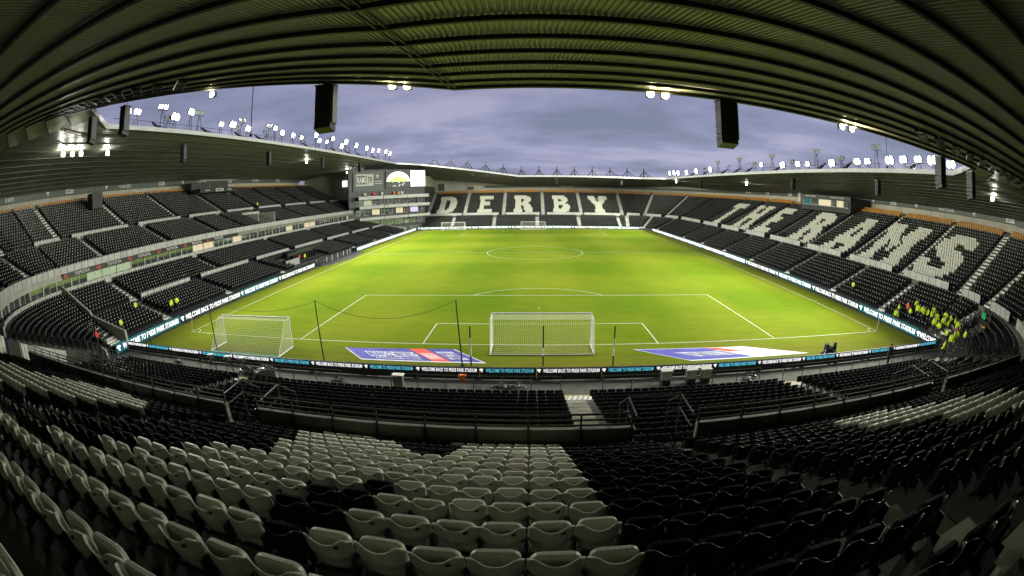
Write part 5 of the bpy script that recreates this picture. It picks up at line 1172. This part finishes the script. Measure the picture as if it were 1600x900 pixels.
# ribbed pale wall and steel stairs in the near left corner
rw = thing('ribbed_wall', 'pale ribbed metal wall in the near left corner between two blocks of seats', 'wall', (-40, -17.6, 2))
def ribbed(p, q, z0, z1):
    b = MB(); p, q = Vector(p), Vector(q); n = int((q-p).length/.32); u = (q-p)/n; s_ = Vector((-u.y, u.x, 0)).normalized()*.07
    for i in range(n):
        a_, b__ = p+u*i, p+u*(i+.5); c_ = p+u*(i+1)
        for s0, s1, o in ((a_, b__, s_), (b__, c_, -s_)): b.quad(s0+o+Vector((0, 0, z0)), s1+o+Vector((0, 0, z0)), s1+o+Vector((0, 0, z1)), s0+o+Vector((0, 0, z1)))
        b.quad(b__+s_+Vector((0, 0, z0)), b__-s_+Vector((0, 0, z0)), b__-s_+Vector((0, 0, z1)), b__+s_+Vector((0, 0, z1)))
    return b
def slope_rib(X, y0, y1, zb0, zb1, zt0, zt1, nm):
    b = MB(); n = int(abs(y1-y0)/.16)
    for i in range(n):
        f0, f1 = i/n, (i+1)/n; o = .06 if i % 2 else 0
        ya, yb_ = y0+(y1-y0)*f0, y0+(y1-y0)*f1
        b.add([(X-.1, ya, zb0+(zb1-zb0)*f0), (X-.1, yb_, zb0+(zb1-zb0)*f1), (X-.1, yb_, zt0+(zt1-zt0)*f1), (X-.1, ya, zt0+(zt1-zt0)*f0), (X+o, ya, zb0+(zb1-zb0)*f0), (X+o, yb_, zb0+(zb1-zb0)*f1), (X+o, yb_, zt0+(zt1-zt0)*f1), (X+o, ya, zt0+(zt1-zt0)*f0)],
              [(3, 2, 1, 0), (4, 5, 6, 7), (0, 4, 7, 3), (1, 2, 6, 5), (3, 7, 6, 2), (0, 1, 5, 4)])
    b.build(nm, 'panel', rw)
slope_rib(-36.9, -19.9, -15.0, 2.9, 1.3, 4.75, 2.65, 'panel'); slope_rib(-39.6, -22.2, -20.6, 3.4, 3.0, 6.2, 5.2, 'end_panel')
b = MB(); b.obox((-36.95, -20.0, 2.6), (.2, 0, 0), (0, .2, 0), (0, 0, 2.3)); b.build('corner_post', 'concrete', rw)
rp = thing('access_ramp', 'grey concrete ramp with steel tube rails in the near left corner', 'ramp', (-33, -14.5, 0))
b = MB(); b.add([(-36.0, -15.8, 0), (-30.4, -14.6, 0), (-30.6, -12.6, 0), (-36.4, -13.8, 0), (-36.0, -15.8, 1.4), (-30.4, -14.6, .3), (-30.6, -12.6, .3), (-36.4, -13.8, 1.4)], [(4, 5, 6, 7), (0, 1, 5, 4), (1, 2, 6, 5), (2, 3, 7, 6), (3, 0, 4, 7)]); b.build('ramp', 'paleconc', rp)
for (p0, p1) in (((-36.2, -15.8, 2.4), (-29.5, -14.4, 1.3)), ((-36.5, -13.6, 2.4), (-29.8, -12.3, 1.3)), ((-37.5, -11.9, 2.5), (-32.4, -11.6, 1.9))):
    b = MB(); p0, p1 = Vector(p0), Vector(p1)
    for dz in (0, -.35, -.7): b.tube(p0+Vector((0, 0, dz)), p1+Vector((0, 0, dz)), .03, 6)
    for q in range(7): w_ = p0.lerp(p1, q/6); b.tube(w_, w_-Vector((0, 0, 1.05)), .03, 6)
    b.build('tube_rail', 'steel', rp)
wh = thing('white_hoarding', 'small white curved hoarding at the foot of the near left stairs', 'hoarding', (-36.5, -10.6, 0)); b = MB(); b.prism([(0, 0), (1.7, 0), (1.9, .6), (1.6, 1.5), (.8, 1.7), (0, 1.2)], (-37.4, -10.9, .05), (1, 0, 0), (0, 0, 1), (0, .12, 0)); b.build('panel', 'panel', wh); b = MB(); b.box(-37.3, -37.2, -10.75, -10.3, 0, 1.1); b.build('leg', 'steel', wh)

# ------------------------------------------------------------------ equipment behind the near boards
def lump(x, y, z, w, d, h, m_, nm, lb, cat, seed, extra=None):
    rnd = random.Random(seed); t = thing(nm, lb, cat, (x, y, z)); b = MB(); n, k = 18, 8; vs = []
    for j in range(k+1):
        f = j/k; rr_2 = math.sqrt(max(0, 1-f**2.2)) if j else 1.06
        for i in range(n):
            a_ = 2*math.pi*i/n; q = rr_2*(1+.28*math.sin(3*a_+seed)+.16*math.sin(7*a_+f*5)+rnd.uniform(-.16, .16))
            vs.append((x+w/2*q*math.cos(a_), y+d/2*q*math.sin(a_), z+h*f*(1+.25*math.sin(2*a_+seed))*.8+rnd.uniform(0, .08)*(f > 0)))
    b.add(vs, [(j*n+i, j*n+(i+1) % n, (j+1)*n+(i+1) % n, (j+1)*n+i) for j in range(k) for i in range(n)]+[tuple(range(k*n, k*n+n))]); b.build('cover', m_, t)
    if extra: extra(t)
    return t
lump(-18.8, -7.7, 0, 1.9, .8, .8, 'plastic_wrap', 'covered_camera', 'heap of equipment under crumpled grey plastic behind the near boards', 'equipment', 3)
lump(-20.7, -7.9, 0, 1.2, .6, .6, 'plastic_wrap', 'covered_equipment', 'low wrapped bundle left of the grey plastic heap', 'equipment', 8)
def twin(t):
    b = MB(); b.tube((22.6, -4.9, .5), (22.5, -4.9, 1.05), .3, 10, r2=.2); b.tube((23.4, -4.9, .4), (23.5, -4.9, 1.1), .26, 10, r2=.12); b.build('hood', 'navy', t); b = MB(); b.tube((22.2, -5.2, .02), (22.4, -5.0, .6), .08, 6); b.build('leg', 'blue_paint', t)
lump(23.0, -4.9, .02, 1.5, .8, .8, 'navy', 'covered_camera', 'black hooded camera on the grass near the right mat', 'camera', 5, twin)
for i, (x, lb) in enumerate(((-24.2, 'leftmost'), (-22.4, 'middle'), (-20.9, 'rightmost'))):
    t = thing('camera_stand', '%s of three small camera stands behind the near boards' % lb, 'camera', (x, -7.9, 0), 'small camera stands behind the boards')
    for q in range(3): b = MB(); a_ = R(120*q+20); b.tube((x, -7.9, .8), (x+.35*math.cos(a_), -7.9+.35*math.sin(a_), 0), .03, 5); b.build('leg', 'dark', t)
    b = MB(); b.obox((x-.2, -8.15, .8), (.4, 0, 0), (0, .5, 0), (0, .05, .28)); b.build('body', 'dark', t); b = MB(); b.obox((x-.22, -8.0, 1.1), (.44, 0, .05), (0, .35, 0), (0, 0, .05)); b.build('cover', 'matwhite', t)
for i, (x, lb) in enumerate(((7.5, 'leftmost'), (9.2, 'middle'), (10.2, 'rightmost'))):
    t = thing('equipment_box', '%s of three grey equipment boxes right of centre behind the near boards' % lb, 'box', (x, -7.6, 0), 'grey equipment boxes'); b = MB(); b.box(x-.33, x+.33, -7.85, -7.35, .35, .95); b.build('body', 'steel', t); b = MB(); b.box(x-.36, x+.36, -7.88, -7.32, .952, 1.0); b.build('lid', 'panel', t)
    b = MB(); b.box(x-.28, x+.28, -7.8, -7.4, 0, .35); b.build('base', 'dark', t)
t = thing('cabinet', 'slim pale cabinet standing at the rail left of centre', 'cabinet', (-8.6, -8.5, 0)); b = MB(); b.box(-8.9, -8.3, -8.75, -8.45, 0, 1.05); b.build('body', 'greysign', t); b = MB(); b.box(-8.95, -8.25, -8.8, -8.4, 1.052, 1.13); b.build('top', 'white', t); b = MB(); b.box(-8.32, -8.24, -8.8, -8.76, .1, 1.04); b.build('edge', 'panel', t)
t = thing('bag', 'small orange bag hanging behind the boards below the net pole', 'bag', (-4.95, -7.4, .5)); b = MB(); b.prism([(0, 0), (.3, -.02), (.42, .3), (.05, .36), (-.08, .28)], (-5.1, -7.5, .35), (1, 0, 0), (0, 0, 1), (0, .25, 0)); b.build('body', 'orange', t); b = MB(); b.tube((-5.05, -7.4, .68), (-4.8, -7.4, .68), .02, 5); b.build('handle', 'dark', t)
for x, s in ((-2.6, 11), (-1.6, 12), (13.6, 14), (-13.2, 15), (-28.6, 16)): lump(x, -7.6, 0, .9, .4, .28, 'plastic_wrap', 'cable_heap', {11: 'left of two wrapped cable heaps near the centre', 12: 'right of two wrapped cable heaps near the centre', 14: 'wrapped cable heap right of the grey boxes', 15: 'small wrapped heap at the gap in the left rail', 16: 'tangled wrapped heap near the left end of the boards'}[s], 'equipment', s)

# ------------------------------------------------------------------ people
def skin_mesh(name, verts, edges, radii, mname, root=0, sub_=1):
    me = bpy.data.meshes.new(name); me.from_pydata(verts, edges, []); o = bpy.data.objects.new(name, me); C.objects.link(o)
    md = o.modifiers.new('s', 'SKIN'); md.use_smooth_shade = True
    for i, r_ in enumerate(radii): me.skin_vertices[0].data[i].radius = (r_ if isinstance(r_, tuple) else (r_, r_)); me.skin_vertices[0].data[i].use_root = (i == root)
    if sub_: m2 = o.modifiers.new('u', 'SUBSURF'); m2.levels = sub_; m2.render_levels = sub_
    dgx = bpy.context.evaluated_depsgraph_get(); dgx.update(); r = bpy.data.meshes.new_from_object(o.evaluated_get(dgx)); r.name = name
    bpy.data.objects.remove(o); bpy.data.meshes.remove(me); r.materials.clear(); r.materials.append(M[mname]); return r
def pose(kind):
    hipz = .92; J = {}
    J['pelvis'] = (0, 0, hipz); J['waist'] = (0, .01, 1.1); J['chest'] = (0, 0, 1.32); J['neck'] = (0, .01, 1.47); J['jaw'] = (0, .03, 1.56); J['head'] = (0, .03, 1.66); J['crown'] = (0, .02, 1.74)
    for s_, n in ((-1, 'l'), (1, 'r')):
        J['hip'+n] = (s_*.09, 0, .88); J['knee'+n] = (s_*.11, .03, .48); J['ank'+n] = (s_*.12, -.01, .09); J['toe'+n] = (s_*.13, .16, .035)
        J['sh'+n] = (s_*.18, 0, 1.42)
        if kind == 0: J['el'+n] = (s_*.24, -.02, 1.14); J['wr'+n] = (s_*.24, .08, .90); J['ha'+n] = (s_*.23, .12, .80)
        if kind == 1: J['el'+n] = (s_*.26, .02, 1.14); J['wr'+n] = (s_*.08, .22, 1.12); J['ha'+n] = (-s_*.02, .22, 1.14)
        if kind == 2: J['el'+n] = (s_*.25, .02, 1.15); J['wr'+n] = (s_*.2, .24, 1.28 if s_ > 0 else 1.0); J['ha'+n] = (s_*.18, .30, 1.38 if s_ > 0 else .95)
    if kind == 2: J['kneer'] = (.12, .16, .50); J['ankr'] = (.12, .20, .09); J['toer'] = (.13, .37, .035)
    return J
def person_meshes(kind, jacket, trousers, hat=None):
    J = pose(kind); names = list(J); idx = {n: i for i, n in enumerate(names)}; V = [J[n] for n in names]
    E = [('pelvis', 'waist'), ('waist', 'chest'), ('chest', 'neck'), ('neck', 'jaw'), ('jaw', 'head'), ('head', 'crown')]
    for n in 'lr': E += [('pelvis', 'hip'+n), ('hip'+n, 'knee'+n), ('knee'+n, 'ank'+n), ('ank'+n, 'toe'+n), ('chest', 'sh'+n), ('sh'+n, 'el'+n), ('el'+n, 'wr'+n), ('wr'+n, 'ha'+n)]
    rad = dict(pelvis=(.15, .11), waist=(.14, .10), chest=(.16, .11), neck=.055, jaw=.075, head=.095, crown=.06)
    rb = {'hip': .085, 'knee': .058, 'ank': .04, 'toe': .035, 'sh': .06, 'el': .043, 'wr': .03, 'ha': .035}
    def rd(n): return rad[n] if n in rad else rb[n[:-1]]
    body = skin_mesh('body', V, [(idx[a], idx[b_]) for a, b_ in E], [rd(n) for n in names], 'skin')
    def subset(keep, grow, nm, mm, ends=()):
        nn_ = [n for n in names if n in keep]; ii = {n: i for i, n in enumerate(nn_)}
        rr2 = []
        for n in nn_: q = rd(n); rr2.append(tuple(x_+grow for x_ in q) if isinstance(q, tuple) else q+grow)
        return skin_mesh(nm, [J[n] for n in nn_], [(ii[a], ii[b_]) for a, b_ in E if a in ii and b_ in ii], rr2, mm)
    jk = subset(['pelvis', 'waist', 'chest', 'neck']+[p+n for p in ('sh', 'el', 'wr') for n in 'lr'], .06, 'jacket', jacket)
    tr = subset(['pelvis']+[p+n for p in ('hip', 'knee', 'ank') for n in 'lr'], .02, 'trousers', trousers)
    sh = []
    hr = MB(); n = 10
    hr.add([(.1*math.cos(2*math.pi*i/n)*c, .02+.105*math.sin(2*math.pi*i/n)*c-.015, z) for z, c in ((1.64, 1.0), (1.70, 1.0), (1.76, .75), (1.79, .3)) for i in range(n)], [(k_*n+i, k_*n+(i+1) % n, (k_+1)*n+(i+1) % n, (k_+1)*n+i) for k_ in range(3) for i in range(n)]+[tuple(range(3*n, 4*n))])
    hm = bpy.data.meshes.new('hair'); hm.from_pydata(hr.v, [], hr.f); hm.materials.append(M[hat or 'hair'])
    tp = MB(); n = 12
    tp.add([(.192*math.cos(2*math.pi*i/n), .15*math.sin(2*math.pi*i/n), z) for z in (1.13, 1.18) for i in range(n)], [(i, (i+1) % n, n+(i+1) % n, n+i) for i in range(n)])
    tm = bpy.data.meshes.new('reflective_band'); tm.from_pydata(tp.v, [], tp.f); tm.materials.append(M['reflect'])
    return [('body', body), ('jacket', jk), ('trousers', tr), ('hair', hm)] + ([('reflective_band', tm)] if jacket in ('hivis', 'orange') else [])
PK = {}
def person(x, y, z, rz, kind, jacket, label, trousers='navy', group=None, s_=1.0):
    key = (kind, jacket, trousers)
    if key not in PK: PK[key] = person_meshes(*key)
    t = thing('person', label, 'person', (x, y, z), group, rz); t.scale = (s_, s_, s_)
    for nm, me_ in PK[key]: o = bpy.data.objects.new(nm, me_); C.objects.link(o); o.parent = t

PPL = [(38.95, 1.51, 0, 'by the board, first in the line'), (40.1, .15, 0, 'behind the man in orange'), (41.5, .35, 1.2, 'standing highest on the steps'), (40.85, -.5, .95, 'left of a close pair at the front seats'), (41.0, -1.25, .95, 'right of a close pair at the front seats'),
 (41.0, -2.1, .95, 'left of the four at the front rows'), (41.5, -2.6, 1.2, 'upper right of the four at the front rows'), (40.5, -1.75, .92, 'lower left of the four at the front rows'), (40.7, -2.9, .95, 'lower right of the four at the front rows'), (40.9, -3.7, .95, 'standing alone between two groups at the front rows'),
 (41.4, -4.7, 1.2, 'back left of the tight cluster'), (41.4, -5.5, 1.2, 'back middle of the tight cluster'), (40.7, -4.95, .95, 'front left of the tight cluster'), (40.2, -6.1, .95, 'front right of the tight cluster'), (41.2, -6.4, 1.2, 'back right of the tight cluster'),
 (39.67, -4.3, 0, 'left of two standing just behind the boards'), (39.2, -5.4, 0, 'right of two standing just behind the boards'), (38.3, -7.3, .35, 'in the open strip behind the corner board'), (39.9, -7.7, 1.0, 'just left of the guard rail opening'),
 (38.3, -8.7, .75, 'at the back of the file by the opening'), (37.3, -9.1, .6, 'in the middle of the file by the opening'), (35.9, -9.6, .3, 'at the front of the file by the opening'), (37.9, -10.1, .95, 'rightmost, beside the guard rail'), (33.6, -10.3, .1, 'nearest and largest, standing alone on the track')]
def gz(x, y):
    if y >= -3: return .6+.3667*math.floor((x-39.6)/.822) if x > 39.6 else 0.0
    lo, hi = -.6, 1.0
    for _ in range(40):
        f = (lo+hi)/2; a, b = 9.6+7.4*f, 6.9+9*f
        if ((x-30)/a)**2+((y+3)/b)**2 > 1: lo = f
        else: hi = f
    if f < 0: return 0.0
    t = math.degrees(math.atan2(-(y+3)/b, (x-30)/a))/90; z0 = .6-.3*t; z1 = 3.9-1.35*t
    return z0+(z1-z0)*math.floor(f*9)/9
for i, (x, y, z, lb) in enumerate(PPL):
    z = gz(x, y)
    person(x, y, z, random.uniform(0, 6.28) if i % 3 else 2.2, i % 3, 'hivis', 'steward in a yellow hi-vis jacket '+lb, group='stewards in the near right corner', s_=random.uniform(1.0, 1.1)*(1.08 if i == 23 else 1))
person(40.58, 1.09, gz(40.58, 1.09), 1.2, 0, 'orange', 'person in an orange jacket beside the right-hand board')
person(39.9, 2.0, gz(39.9, 2.0), .8, 1, 'hivis', 'person in a yellow vest over blue trousers by the board', 'blue_paint')
person(39.0, -8.2, gz(39.0, -8.2), 2.0, 1, 'pink', 'person in a dark pink top among the yellow stewards')
person(-39.4, -9.5, .95, -1.0, 1, 'red', 'person in a bright red jacket at the foot of the left corner stairs')
person(-40.1, -5.4, .95, -1.2, 1, 'hivis', 'steward in yellow at the end of the long stair wall')
person(-40.0, 2.9, .95, -1.4, 0, 'hivis', 'left of two yellow stewards beside the left boards')
person(-40.0, 3.9, .95, -1.7, 1, 'hivis', 'right of two yellow stewards beside the left boards')
person(-40.2, 37.6, .9, -1.5, 0, 'hivis', 'steward in yellow beside the far dugout barrier')
person(-40.8, 36.6, .95, -1.2, 1, 'red', 'person in a red jacket beside the dugout')
person(-62.41, 54.67, 11.0, -1.5, 1, 'hivis', 'steward in yellow standing high up in the left stand')
person(-42.7, -.9, 1.55, -1.4, 1, 'hivis', 'steward in yellow half hidden by rails in the left lower seats')
person(40.7, 12.12, gz(40.7, 12.12), 1.5, 1, 'hivis', 'lone steward in yellow on the right stand steps')
person(27.6, -8.1, 0, .2, 0, 'navy', 'person in dark clothes standing behind the boards at the right')
